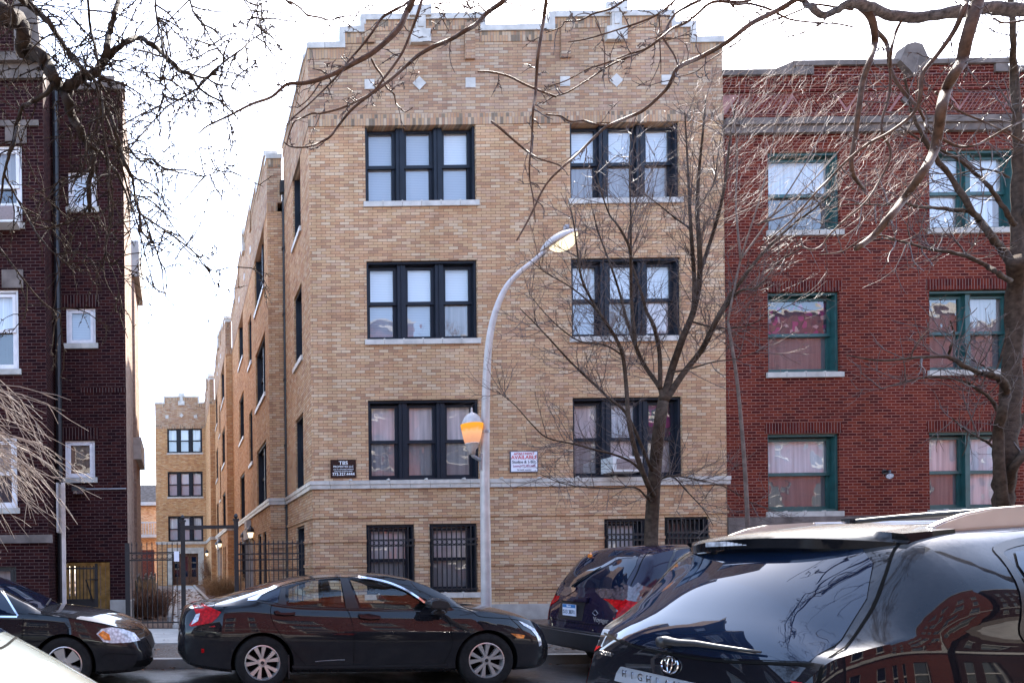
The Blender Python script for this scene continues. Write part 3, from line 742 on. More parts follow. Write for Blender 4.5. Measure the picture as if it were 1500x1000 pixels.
m2.build('frieze_ground', 'pink_mortar', pr); m.build('herringbone_brickwork', 'red', pr)
m = MB()
for (za, h, o) in ((zb0 + hh + .05, .068, .035), (zb0 - .12, .068, .035), (zt_l - .42, .068, .02)): m.box(RX0, RX1, RY - o, RY + .01, za, za + h)
x = RX0 + .05
while x < RX1 - .1:
    m.box(x, x + .05, RY - .014, RY, zt_l - .34, zt_l - .14); x += .078
x = xm0 + .25; k = 0                                    # basket-weave panels under the raised coping
while x < xm1 - .5:
    for j in range(4):
        if k % 2: m.box(x + .03 + j * .075, x + .085 + j * .075, RY - .014, RY, zt_l - .08, zt_m - .16)
        else: m.box(x + .02, x + .33, RY - .014, RY, zt_l - .08 + j * .072, zt_l - .03 + j * .072)
    x += .35; k += 1
m.build('projecting_brickwork', 'red', pr)
m = MB()
m.box(RX0 - .02, xm0, RY - .06, RY + .4, zt_l - .128, zt_l); m.box(xm1, RX1, RY - .06, RY + .4, zt_l - .128, zt_l); m.box(xm0 - .05, xm1 + .05, RY - .065, RY + .4, zt_m - .118, zt_m)
m.prism([(xm0 - .55, zt_l - .02), (xm0 - .052, zt_l - .02), (xm0 - .052, zt_m)], RY - .05, RY + .38); m.box(xm0 + .0, xm0 + .42, RY - .05, RY - .004, zt_l - .126, zt_m - .12); m.box(xm1 - .3, xm1, RY - .05, RY - .004, zt_l - .126, zt_m - .12)
xs0 = P(1331, 80, RY).x; zs0 = P(1331, 68, RY).z
m.prism([(xs0 - .34, zs0 - .42), (xs0 - .18, zs0 - .05), (xs0, zs0), (xs0 + .18, zs0 - .05), (xs0 + .34, zs0 - .42), (xs0, zs0 - .78)], RY - .14, RY + .1)
xd0, zd0 = P(1326, 148, RY).x, P(1326, 148, RY).z
m.prism([(xd0 - .14, zd0), (xd0, zd0 - .14), (xd0 + .14, zd0), (xd0, zd0 + .14)], RY - .06, RY)
m.build('coping', 'stone_dark', pr)
m = MB(); m.box(RX0 - .01, RX1, RY - .14, RY + .3, zc1 - .15, zc1); m.box(RX0, RX1, RY - .09, RY + .3, zc0, zc1 - .153); m.build('cornice', 'stone_dark', rbd)
zf = P(1200, 751, RY).z; m = MB(); m.box(RX0, RX1, RY - .07, RY + .02, .1, wins[8][2] - .13); m.build('stone_base', 'stone_dark', rbd)
q = P(1298, 696, RY - .1); t = thing('floodlight', 'small black floodlight fixed to the red brick wall', 'floodlight', q)
m = MB(); m.tube([(q.x + .06, RY, q.z + .1), (q.x + .06, RY - .12, q.z + .1), (q.x, RY - .16, q.z)], .03, 8); m.lathe([(0, RY - .012), (.06, RY - .01), (.06, RY)], (q.x + .06, 0, q.z + .1), 10, 'y'); m.build('arm', 'iron', t)
m = MB(); m.tube([(q.x + .03, RY - .12, q.z + .03), (q.x - .04, RY - .22, q.z - .03)], [.04, .075], 12); m.build('head', 'iron', t)
m = MB(); m.tube([(q.x - .041, RY - .222, q.z - .031), (q.x - .044, RY - .226, q.z - .033)], [.066, .06], 12); m.build('lens', 'clear_lens', t)

# ================================================================== dark red brick building (left)
dbd = thing('dark_brick_building', 'dark red brick house with small white framed windows beside the courtyard', 'building', (-3, 16, .2))
LY = 15.95; LYF = 15.0; XS = P(70, 450, LYF).x - .05; XC = P(183.5, 480, LY).x
zr = P(130, 133, LY).z
hol = []
gx0, gx1, gz0, gz1 = *rectpx(76, 822, 161, 890, LY)[:2], .15, P(120, 822, LY).z
SMW = ((100, 251, 141.5, 304, 'bl_white'), (97, 451, 140, 503, 'bl_grey'), (95.5, 645, 139, 699, 'cu_tan'))
for (a, b, c, d, cm) in SMW:
    q = rectpx(a, b, c, d, LY); hol.append((q[0] - XS, q[1] - XS, q[2], q[3]))
    window(dbd, (q[0], LY, q[2]), (1, 0, 0), (0, -1, 0), q[1] - q[0], q[3] - q[2], 1, 'white_paint', [(cm, cm)], True, 'stone', rec=.04, bord=.125, sash=False)
hol.append((gx0 - XS, gx1 - XS, gz0, gz1))
m = MB()
wall(m, (XS, LY, 0), (1, 0, 0), (0, -1, 0), XC - XS, zr, hol, 0, rec=.6)
hl = []; LW = []
for (a, b, c, d) in ((-70, 213, 32, 328), (-70, 424, 27, 541), (-70, 640, 25, 744), (-70, 830, 24, 900)):
    q = rectpx(a, b, c, d, LYF); LW.append(q)
    for xo in (0, -4.2, -8.4):
        hl.append((q[0] + xo, q[1] + xo, q[2], q[3]))
        window(dbd, (q[0] + xo, LYF, q[2]), (1, 0, 0), (0, -1, 0), q[1] - q[0], q[3] - q[2], 1, 'white_paint' if d < 800 else 'black_trim', [('cu_dim', 'cu_dark') if b != 424 else ('cu_white', 'cu_dark')], d < 800, 'stone', rec=.05, bord=.14)
XLL = -16.0; zl = P(30, 118, LYF).z
wall(m, (XLL, LYF, 0), (1, 0, 0), (0, -1, 0), XS - XLL, zl + .5, [(a - XLL, b - XLL, c, d) for a, b, c, d in hl])
wall(m, (XS, LYF, 0), (0, 1, 0), (1, 0, 0), LY - LYF, zr + .1, [])
ys = 18.35
wall(m, (XC, LY, 0), (0, 1, 0), (1, 0, 0), ys - LY, zr, [], 1)
m.quad((XC, ys, gz1), (XC - 4, ys, gz1), (XC - 4, ys, zr), (XC, ys, zr)); m.quad((XC, ys, 0), (gx1 + .03, ys, 0), (gx1 + .03, ys, gz1), (XC, ys, gz1)); m.quad((XC - 2.2, ys, gz1), (XC - 2.2, 40, gz1), (XC - 2.2, 40, zr), (XC - 2.2, ys, zr), 1)
m.build('wall', ['dark', 'pale_brick'], dbd, fixn=False)
# projecting flat-roofed bays far along the side wall
for (yb, z0, z1, xo) in ((22.5, P(200, 405, 22.5).z, P(200, 352, 22.5).z, .0), (22.5, P(200, 672, 22.5).z, P(200, 640, 22.5).z, .0)):
    m = MB(); m.box(XC - 2.2, P(204, 400, yb).x, yb, yb + 2.5, z0, z1); m.build('bay_cornice', 'stone', dbd)
m = MB(); m.box(XC - 2.2, P(197, 500, 22.4).x, 22.6, 25.0, 0, P(198, 380, 22.5).z); m.build('bay_wall', 'pale_brick', dbd)
m = MB()
m.box(XS - .3, XC + .05, LY - .05, LY + .4, zr + .002, zr + .17); m.box(XC - .55, XC - .2, LY - .06, LY + .42, zr + .172, zr + .3)
m.box(XLL, XS + .05, LYF - .18, LYF + .3, zl + .32, zl + .50); m.box(XLL, XS + .02, LYF - .08, LYF + .3, zl, zl + .318)
m.box(XLL, XS - .25, LYF - .05, LYF + .4, zl + 1.9, zl + 2.05)
m.prism([(XS - .62, zl + .5), (XS - .02, zl + .5), (XS - .12, zl + 1.55), (XS - .3, zl + 1.9), (XS - .62, zl + 1.9)], LYF - .02, LYF + .3)
m.box(XLL, XS - .1, LYF - .05, LYF + .01, zl - 1.02, zl - .9)
for q in LW[:2]: m.box(q[1] - .35, q[1] + .12, LYF - .03, LYF + .01, q[3] + .02, q[3] + .42)
m.box(XLL, XS + .1, LYF - .07, LYF + .01, P(40, 795, LYF).z, P(40, 783, LYF).z)
m.build('stone_trim', 'stone_dark', dbd)
m = MB(); m.box(XLL, XS - .63, LYF, LYF + .3, zl + .505, zl + 1.898); m.build('parapet', 'dark', dbd)
for (a, b, c, d, cm) in SMW[1:]:
    q = rectpx(a, b, c, d, LY); m = MB(); m.box(q[0] - .1, q[1] + .1, LY - .01, LY + .03, q[3] + .02, q[3] + .3); m.build('lintel', 'dark_soldier', dbd)
m = MB()
m.box(XS + .6, XC, LY - .012, LY + .03, P(130, 575, LY).z, P(130, 568, LY).z)
m.build('brick_band', 'dark_soldier', dbd)
m = MB(); m.tube([(XS + .12, LY - .12, .2), (XS + .12, LY - .12, zr - .1)], .07, 8); m.build('downspout', 'iron', dbd)
m = MB(); m.box(gx1 - .0, XC + .03, LY - .05, LY + .1, 0, P(170, 878, LY).z); m.box(XC - .02, XC + .035, LY + .1, ys, 0, P(185, 880, LY).z); m.build('foundation', 'conc', dbd)
# passage under the house
m = MB(); m.quad((gx0, LY + .6, gz1 + .02), (gx1, LY + .6, gz1 + .02), (gx1, ys, gz1 + .02), (gx0, ys, gz1 + .02)); m.quad((gx0 - .02, LY + .6, 0), (gx0 - .02, 17.0, 0), (gx0 - .02, 17.0, gz1), (gx0 - .02, LY + .6, gz1)); m.quad((gx1 + .02, LY + .6, 0), (gx1 + .02, 17.3, 0), (gx1 + .02, 17.3, gz1), (gx1 + .02, LY + .6, gz1))
m.build('passage', 'dark', dbd)
m = MB(); bx0, bx1 = gx0 - .2, gx1 - .45; yb = 20.8; x = bx0 - .8; rng = random.Random(5)
while x < bx1 + .4:
    w_ = .13; m.box(x, x + w_, yb, yb + .02, .25, 2.05 + rng.uniform(-.02, .02)); x += w_ + rng.uniform(.015, .04)
for z in (.6, 1.6): m.box(bx0 - .8, bx1 + .5, yb + .022, yb + .07, z, z + .09)
bf = m.build('board_fence', 'board', None); tag(bf, 'sunlit yellow wooden board fence seen through the dark passage', 'fence')
# gate in the passage
t = thing('passage_gate', 'black iron gate closing the passage under the dark brick house', 'gate', ((gx0 + gx1) / 2, LY + .1, .2))
m = MB(); yb = LY + .15
m.box(gx0 + .02, gx0 + .07, yb - .02, yb + .02, .15, gz1 - .05); m.box(gx1 - .37, gx1 - .30, yb - .02, yb + .02, .15, gz1 - .05)
for z in (.3, .75, gz1 - .18): m.box(gx0 + .07, gx1 - .37, yb - .018, yb + .018, z, z + .045)
m.box(gx0 + .07, gx1 - .37, yb - .01, yb + .01, .55, .75); m.build('gate_frame', 'iron', t)
for i in range(11):
    x = gx0 + .13 + (gx1 - gx0 - .52) * i / 10; m = MB(); m.box(x - .009, x + .009, yb - .009, yb + .009, .15, gz1 - .1); m.build('picket', 'iron', t)
m = MB(); m.tube([(gx1 - .3, yb, 1.25), (gx1 - .55, yb - .2, 1.25), (gx1 - .42, yb - .05, .75)], .02, 6); m.build('brace', 'iron', t)
# wall lamp with conduit
q = P(116, 717, LY - .1); t = thing('security_light', 'small dark security light with a grey conduit on the dark brick wall', 'lamp', q)
m = MB(); m.box(q.x - .16, q.x + .13, LY - .2, LY, q.z - .03, q.z + .07); m.build('housing', 'iron', t)
m = MB(); m.box(q.x - .13, q.x + .1, LY - .19, LY - .02, q.z - .1, q.z - .032); m.build('lens', 'smoke_lens', t)
m = MB(); m.tube([(q.x + .13, LY - .03, q.z + .02), (XC - .02, LY - .03, q.z + .02)], .018, 6); m.build('conduit', 'alu', t)
ac_unit('white window air conditioner high on the dark brick house', -40, 298, 24, 325, LYF)

# ================================================================== distant slate-roofed house beyond the courtyard
t = thing('slate_roof_house', 'distant tan house with grey slate roof and porch at the end of the yard', 'house', (-4.5, 70, .3))
DY = 68; a, b = P(188, 740, DY).x, P(238, 740, DY).x + 1
m = MB(); m.box(a - 3, b, DY, DY + 8, 0, P(210, 741, DY).z); m.build('wall', 'buff', t)
m = MB(); z0, z1 = P(210, 736, DY).z, P(210, 703, DY).z
m.prism([(DY - .7, z0), (DY + 8, z0), (DY + 8, z1), (DY + 4, z1)], a - 3, b, 'x'); m.build('roof', 'roof_slate', t)
m = MB(); m.box(a - 3, b, DY - .9, DY - .6, P(210, 741, DY).z, z0); m.box(a - 3, b, DY - 2.2, DY - .02, P(210, 786, DY).z - .15, P(210, 784, DY).z)
for i in range(18):
    x = a + (b - a) * i / 17; m.box(x - .03, x + .03, DY - 2.2, DY - 2.1, P(210, 784, DY).z, P(210, 768, DY).z)
m.box(a - 3, b, DY - 2.22, DY - 2.08, P(210, 768, DY).z, P(210, 766, DY).z); m.build('porch', 'alu', t)
for x0, x1, y0, y1 in ((197, 208, 790, 803), (213, 224, 788, 801)):
    q = rectpx(x0, y0, x1, y1, DY); window(t, (q[0], DY, q[2]), (1, 0, 0), (0, -1, 0), q[1] - q[0], q[3] - q[2], 1, 'white_paint', [('cu_dark', 'cu_dark')], False)
m = MB(); q = rectpx(193, 805, 226, 850, 60); m.box(q[0], q[1], 60, 60.3, 0, q[3]); o = m.build('brick_garage', 'red', None); tag(o, 'low reddish brick outbuilding at the far end of the yard', 'garage')

# ================================================================== houses across the street behind the viewer (seen only in reflections)
for (xa, xb, ht, mat, lab) in ((-24, -3.5, 11.5, 'dark', 'brown brick three storey house across the street'), (-2.5, 16, 17.5, 'red', 'tall red brick apartment house across the street'), (17, 34, 16, 'dark', 'dark brown brick apartment house across the street'), (35, 52, 18, 'red', 'brick walk-up house far to the right across the street'), (53, 78, 17, 'red_top', 'long rose red brick house across the street')):
    t = thing('facing_house', lab, 'building', ((xa + xb) / 2, -13, .2)); hol = []
    n = int((xb - xa) / 3.4)
    for i in range(n):
        for z in (1.6, 4.9, 8.2, 11.4) if ht > 14.5 else (1.6, 4.9, 8.2):
            x = xa + 1 + i * (xb - xa - 1) / n
            hol.append((x - xa, x - xa + 1.5, z, z + 1.9))
    m = MB(); T = [(xb - xa - q[1], xb - xa - q[0], q[2], q[3]) for q in hol]
    wall(m, (xb, -13, 0), (-1, 0, 0), (0, 1, 0), xb - xa, ht, T); m.box(xa, xb, -20, -13.35, 0, ht - .01); m.build('wall', mat, t)
    m = MB(); g = MB()
    for q in hol:
        m.box(xa + q[0] - .1, xa + q[1] + .1, -13.1, -12.9, q[2] - .16, q[2] - .004); m.box(xa + q[0], xa + q[0] + .1, -13.2, -13.08, q[2], q[3]); m.box(xa + q[1] - .1, xa + q[1], -13.2, -13.08, q[2], q[3]); m.box(xa + q[0] + .1, xa + q[1] - .1, -13.2, -13.08, q[2] + .9, q[2] + 1.0)
        g.quad((xa + q[0] + .1, -13.17, q[2]), (xa + q[1] - .1, -13.17, q[2]), (xa + q[1] - .1, -13.17, q[3]), (xa + q[0] + .1, -13.17, q[3]))
    m.box(xa, xb, -13.2, -12.75, ht, ht + .25); m.box(xa, xb, -13.05, -12.9, 4.2, 4.45)
    m.build('stone_trim', 'stone', t); g.build('pane', 'tint', t)

# ================================================================== fence, gate posts, sign post, lamp
GY = 14.9
t = thing('iron_fence', 'black iron picket fence left of the courtyard gate', 'fence', (P(225, 910, GY).x, GY, .2), 'iron fences at the courtyard mouth')
def picket(t, x, y, z0, z1):
    m = MB(); m.box(x - .009, x + .009, y - .009, y + .009, z0, z1); m.add([(x - .016, y - .016, z1), (x + .016, y - .016, z1), (x + .016, y + .016, z1), (x - .016, y + .016, z1), (x, y, z1 + .09)], [(0, 1, 4), (1, 2, 4), (2, 3, 4), (3, 0, 4)]); return m.build('picket', 'iron', t)
fx0, fx1 = P(190, 860, GY).x, P(264, 860, GY).x; ztop = P(225, 798, GY).z
m = MB()
for z in (ztop - .18, ztop - .34, .30): m.box(fx0, fx1, GY - .014, GY + .014, z, z + .03)
m.build('rail', 'iron', t)
n = 10
for i in range(n): picket(t, fx0 + (fx1 - fx0) * (i + .5) / n, GY, .2, ztop)
m = MB()
for i in range(n - 1):
    x = fx0 + (fx1 - fx0) * (i + 1) / n; m.tube([(x + .055 * math.cos(k * PI / 5), GY, ztop - .245 + .055 * math.sin(k * PI / 5)) for k in range(11)], .008, 4, cap=False)
m.build('ring_row', 'iron', t)
m = MB(); xx = P(187, 850, GY).x; m.box(xx - .05, xx + .05, GY - .05, GY + .05, .15, P(187, 795, GY).z); m.build('post', 'iron', t)
t = thing('iron_fence', 'black iron picket fence between the courtyard gate and the tan building corner', 'fence', (P(395, 910, 15.3).x, 15.3, .2), 'iron fences at the courtyard mouth')
a, b = P(349, 830, 15.2).x, P(446, 830, 15.2).x; zt_ = P(400, 795, 15.2).z
m = MB()
for z in (zt_ - .03, zt_ - .25, zt_ - .38, zt_ - .62, .32): m.box(a, b, 15.186, 15.214, z, z + .03)
m.build('rail', 'iron', t)
for i in range(14): picket(t, a + (b - a) * (i + .5) / 14, 15.2, .2, zt_)
t = thing('courtyard_gate', 'tall black iron gateway of two posts and a crossbar over the path', 'gateway', (P(305, 905, GY).x, GY, .2))
for px_, top, wd in ((268.5, 764, .05), (346.5, 762, .045)):
    q = P(px_, 840, GY); zt_ = P(px_, top, GY).z
    m = MB(); m.box(q.x - wd, q.x + wd, GY - wd, GY + wd, .15, zt_); m.box(q.x - wd - .02, q.x + wd + .02, GY - wd - .02, GY + wd + .02, zt_, zt_ + .04); m.lathe([(0, .04), (.03, .05), (.05, .09), (.03, .14), (0, .16)], (q.x, GY, zt_), 10); m.build('post', 'iron', t)
a, b = P(272, 772, GY).x, P(343, 770, GY).x; m = MB(); m.box(a - .05, b + .05, GY - .03, GY + .03, P(305, 774, GY).z, P(305, 769, GY).z); m.build('crossbar', 'iron', t)
m = MB(); q = P(261, 815, GY - .06); m.box(q.x - .09, q.x + .02, GY - .09, GY - .066, q.z - .1, q.z + .12); m.build('notice_plate', 'signwhite', t)
# sign post seen edge-on
t = thing('sign_post', 'grey metal street sign post seen edge-on before the dark brick house', 'sign post', P(92, 897, 10.75))
q = P(93.5, 800, 10.75)
m = MB(); m.box(q.x - .028, q.x + .028, 10.72, 10.78, .1, P(93, 707, 10.75).z); m.build('post', 'galv', t)
m = MB(); m.box(q.x - .085, q.x - .06, 10.6, 10.9, P(93, 780, 10.75).z, P(93, 708, 10.75).z); m.box(q.x - .06, q.x - .0285, 10.73, 10.77, P(93, 730, 10.75).z, P(93, 726, 10.75).z); m.build('sign_plate', 'alu', t)

# street lamp
LP_ = 10.62
t = thing('street_lamp', 'tall grey street lamp with curved arm and a lit amber lantern on its side', 'street lamp', P(710, 897, LP_))
pts = [(709.5, 935), (709.7, 800), (710.2, 700), (711, 620), (713, 545), (718, 490), (728, 450), (742, 420), (760, 400), (780, 384), (799, 368)]
rad = [.078, .074, .068, .062, .056, .051, .047, .044, .042, .04, .038]
def smooth(pts, rad, k=4):
    out = []; ro = []
    n = len(pts)
    for i in range(n - 1):
        p0, p1, p2, p3 = (Vector(pts[max(i - 1, 0)]), Vector(pts[i]), Vector(pts[i + 1]), Vector(pts[min(i + 2, n - 1)]))
        for j in range(k):
            s = j / k
            out.append(.5 * ((2 * p1) + (p2 - p0) * s + (2 * p0 - 5 * p1 + 4 * p2 - p3) * s * s + (3 * p1 - p0 - 3 * p2 + p3) * s ** 3)); ro.append(rad[i] * (1 - s) + rad[i + 1] * s)
    out.append(Vector(pts[-1])); ro.append(rad[-1]); return out, ro
w_ = [P(x, y, LP_) for x, y in pts]; w_[0].z = .1
for i in range(3): w_[i].x = w_[2].x
sp_, sr_ = smooth(w_, rad, 5)
m = MB(); m.tube(sp_, sr_, 16); m.build('pole', 'galv', t, True)
m = MB(); q = w_[0]; m.lathe([(.14, 0), (.14, .12), (.10, .16), (.085, .2)], (q.x, q.y, .1), 16); z = P(711, 632, LP_).z; m.lathe([(.066, -.025), (.07, -.02), (.07, .02), (.066, .025)], (w_[3].x - .005, LP_, z), 16); m.build('collar', 'alu', t)
# cobra head: upper shell and glowing refractor
a_, b_ = P(796, 371, LP_), P(846, 343, LP_); ax = (b_ - a_); Lh = ax.length; ax.normalize(); up = Vector((-ax.z, 0, ax.x)); yv = Vector((0, 1, 0))
def headpart(u0, u1, top, bot, wid, nm, mat, off=0, low=False):
    m = MB(); nu, nv = 14, 20; vs = []
    for i in range(nu + 1):
        s = i / nu; u = u0 + (u1 - u0) * s; k = math.sin(PI * min(.985, max(.015, s))) ** .55
        for j in range(nv):
            a = 2 * PI * j / nv; h = math.sin(a); hh = (top if h > 0 else bot) * h * k
            vs.append(a_ + ax * u * Lh + yv * (wid * math.cos(a) * k) + up * (hh + off))
    m.add(vs, [(i * nv + j, i * nv + (j + 1) % nv, (i + 1) * nv + (j + 1) % nv, (i + 1) * nv + j) for i in range(nu) for j in range(nv)] + [tuple(range(nv)), tuple(range(nu * nv, nu * nv + nv))])
    return m.build(nm, mat, t, True)
headpart(-.02, 1.02, .115, .025, .165, 'lamp_housing', 'galv', .05)
headpart(.22, 1.0, .02, .165, .145, 'refractor', 'lit', .028)
m = MB(); m.box(b_.x - .2, b_.x - .14, LP_ - .03, LP_ + .03, b_.z + .08, b_.z + .14); m.build('photocell', 'alu', t)
# acorn lantern on a side bracket
q = P(691.5, 648, LP_); zb_ = P(691, 665, LP_).z; z1 = P(691, 649, LP_).z; z2 = P(691, 621, LP_).z; z3 = P(691, 604, LP_).z; z4 = P(691, 597, LP_).z
m = MB(); m.tube([(w_[3].x - .02, LP_, zb_ - .12), (q.x + .1, LP_, zb_ - .08), (q.x + .02, LP_, zb_ - .03), (q.x, LP_, zb_ + .02)], [.03, .026, .03, .035], 10); m.box(w_[3].x - .09, w_[3].x - .04, LP_ - .04, LP_ + .04, zb_ - .25, zb_ + .0); m.build('bracket', 'alu', t)
m = MB(); m.lathe([(0, zb_), (.05, zb_), (.055, zb_ + .07), (.085, zb_ + .1), (.09, zb_ + .15), (.105, z1 - .01), (.105, z1), (0, z1)], (q.x, LP_, 0), 20); m.build('lantern_base', 'galv', t, True)
m = MB(); m.lathe([(.10, z1 + .001), (.125, z1 + .07), (.16, z2 - .03), (.165, z2), (.15, z2 + .004)], (q.x, LP_, 0), 20); m.build('globe', 'acorn', t, True)
m = MB(); m.lathe([(.15, z2 + .005), (.14, z2 + .05), (.115, z2 + .10), (.085, z2 + .14), (.055, z3 - .02), (.02, z3), (.012, z3 + .02), (.018, z3 + .04), (.008, z4), (0, z4 + .01)], (q.x, LP_, 0), 20); m.build('lantern_cap', 'galv', t, True)

# green slat screen and dry shrubs in the yard
t = thing('green_fence', 'dark green slatted fence with ragged pale tops at the left of the yard', 'fence', P(212, 900, 22))
rng = random.Random(11); m = MB(); c = MB()
for i in range(24):
    y = 20 + i * .62; x = P(199, 850, 20).x + (P(229, 850, 36).x - P(199, 850, 20).x) * (i / 23) + .0
    zt_ = 1.15 + .12 * math.sin(i * .9) + rng.uniform(-.04, .04)
    m.box(x - .02, x + .02, y, y + .55, .2, zt_); c.box(x - .03, x + .03, y + .1, y + .4, zt_ + .002, zt_ + .05)
m.build('slats', 'green', t); c.build('slat_tops', 'conc', t)
def tuft(label, x, y, h, n, spread, mat='straw', seed=0, group='dry shrubs and grass clumps in the yard'):
    rng = random.Random(seed); m = MB()
    for _ in range(n):
        a = rng.uniform(0, 2 * PI); r = rng.uniform(0, spread * .5); l = h * rng.uniform(.5, 1.05); lean = rng.uniform(.1, .9) * spread
        p = Vector((x + r * math.cos(a), y + r * math.sin(a), .25)); d = Vector((math.cos(a), math.sin(a), 0))
        pts = [p, p + d * lean * .25 + Vector((0, 0, l * .6)), p + d * lean * .7 + Vector((0, 0, l * .95)), p + d * lean * 1.15 + Vector((0, 0, l * .8))]
        m.tube(pts, [.008, .007, .005, .002], 3, cap=False)
    o = m.build('dry_shrub', mat, None, fixn=False); o.location = (0, 0, 0); return tag(o, label, 'shrub', group)
tuft('tawny dry grass clump right of the courtyard path near the middle door', 1.9, 27, 1.0, 420, .9, 'straw', 1)
tuft('twiggy bare shrub beside the far courtyard doorway', 2.0, 44, 1.9, 300, .8, 'leafbrown', 2)
tuft('brown dead shrub behind the iron fence left of the path', -.75, 17.6, .75, 420, .8, 'leafbrown', 3)
tuft('greyish brown shrub behind the iron fence close to the dark house', -1.3, 20.5, .95, 420, .8, 'straw', 4)
tuft('tawny dry grass clump right of the path beyond the nearer door', 1.7, 31.5, .8, 320, .9, 'straw', 5)
tuft('low brown grass beside the fence post at the right of the gateway', 1.75, 19.0, .55, 260, .9, 'leafbrown', 6)
# ================================================================== trees
class Twigs:
    """collects tapered polylines and turns them into one mesh"""
    def __init__(s): s.items = []
    def add(s, pts, r0, r1): s.items.append((pts, r0, r1))
    def build(s, name, mat, parent, n=4):
        m = MB()
        for pts, r0, r1 in s.items:
            k = len(pts); m.tube(pts, [r0 + (r1 - r0) * i / (k - 1) for i in range(k)], n, cap=False)
        o = m.build(name, mat, parent, True, fixn=False); return o
def rvec(rng): 
    v = Vector((rng.gauss(0, 1), rng.gauss(0, 1), rng.gauss(0, 1))); return v.normalized()
def grow(tw, rng, pts, r, depth, st):
    """spawn side shoots along a branch. st: dens, ratio, ang, zig, up, rmin, knob"""
    L = sum((Vector(pts[i + 1]) - Vector(pts[i])).length for i in range(len(pts) - 1))
    nb = max(1, int(L * st['dens'][depth] * rng.uniform(.8, 1.2)))
    for _ in range(nb):
        f = rng.uniform(st.get('start', .15), .99); i = min(len(pts) - 2, int(f * (len(pts) - 1))); s = f * (len(pts) - 1) - i
        p = Vector(pts[i]).lerp(Vector(pts[i + 1]), s); t = (Vector(pts[i + 1]) - Vector(pts[i])).normalized()
        ax = rvec(rng); side = (ax - t * ax.dot(t)).normalized()
        a = math.radians(rng.uniform(*st['ang'])); d = t * math.cos(a) + side * math.sin(a)
        d.y *= st.get('flat', .8); d.normalize()
        l = st['len'][depth] * rng.uniform(.45, 1.15) * (1 - .35 * f); ns = st.get('seg', 4)
        q = [p]; dd = d
        for k in range(ns):
            dd = (dd + rvec(rng) * st['zig'] + Vector(st['up']) * (.5 + k * .5)).normalized(); q.append(q[-1] + dd * l / ns)
        r0 = st['rad'][depth] * rng.uniform(.8, 1.15); tw.add(q, r0, r0 * .45)
        if st.get('knob') and rng.random() < st['knob']:
            for kk in range(1, ns): 
                if rng.random() < .7:
                    e = rvec(rng) * rng.uniform(.012, .03); tw.add([q[kk] - e * .2, q[kk] + e * .5, q[kk] + e], r0 * 1.3, r0 * .7)
        if depth + 1 < len(st['dens']): grow(tw, rng, q, r0, depth + 1, st)
def stem(path, Y, r0, r1, rng, yv=.25, y1=None, sm=4):
    """pixel polyline -> smoothed world polyline with radii (Y may drift along the branch)"""
    path = list(path); y1 = Y if y1 is None else y1; out = []
    def beyond(a, b, k): d = math.hypot(b[0] - a[0], b[1] - a[1]) or 1; return (b[0] + (b[0] - a[0]) / d * k, b[1] + (b[1] - a[1]) / d * k - k * .25)
    # limbs go on outside the picture instead of stopping at its edge
    if path[0][1] < 0 and path[0][1] < path[1][1] and path[0][0] > -200 and path[0][0] < 1700: path = [beyond(path[1], path[0], 420), beyond(path[1], path[0], 200)] + path; r0 *= 1.25
    if path[-1][1] < 0 and path[-1][1] < path[-2][1]: path = path + [beyond(path[-2], path[-1], 130), beyond(path[-2], path[-1], 300)]; r1 = max(.003, r1 * .3)
    n = len(path)
    for i, (x, y) in enumerate(path):
        f = i / max(1, n - 1); out.append(P(x, y, Y + (y1 - Y) * f + (rng.uniform(-yv, yv) if 0 < i else 0)))
    return smooth(out, [r0 + (r1 - r0) * i / (n - 1) for i in range(n)], sm)
def tree(name, label, base, stems, mat, tmat, st, seed, group='bare street trees', extra=None, n=10, twn=4, parts=('trunk', 'crown'), thick=None, rs=1.0):
    rng = random.Random(seed); t = thing(name, label, 'tree', base, group); m = MB(); tw = Twigs()
    for s in stems:
        path, Y, r0, r1 = s[:4]; y1 = s[4] if len(s) > 4 else None; g = s[5] if len(s) > 5 else 1
        p, r = stem(path, Y, r0 * rs, r1 * rs, rng, st.get('yv', .2), y1)
        if st.get('rough'): 
            p = [a + rvec(rng) * min(.3 * b, .012) for a, b in zip(p, r)]; r = [b * rng.uniform(.88, 1.14) for b in r]
        m.tube(p, r, n if r0 > .02 else 6)
        if g: grow(tw, rng, p, r0, 0 if g == 1 else int(g) - 1, st)
    if thick:
        p, r = stem(*thick, rng, .1); m2 = MB(); m2.tube([a + rvec(rng) * .006 for a in p], [b * rng.uniform(.92, 1.1) for b in r], 14); m2.build('limb', 'bark_grey', t, True, fixn=False)
    m.build(parts[0], mat, t, True, fixn=False)
    if extra: extra(tw, rng)
    tw.build(parts[1], tmat, t, twn)
    return t

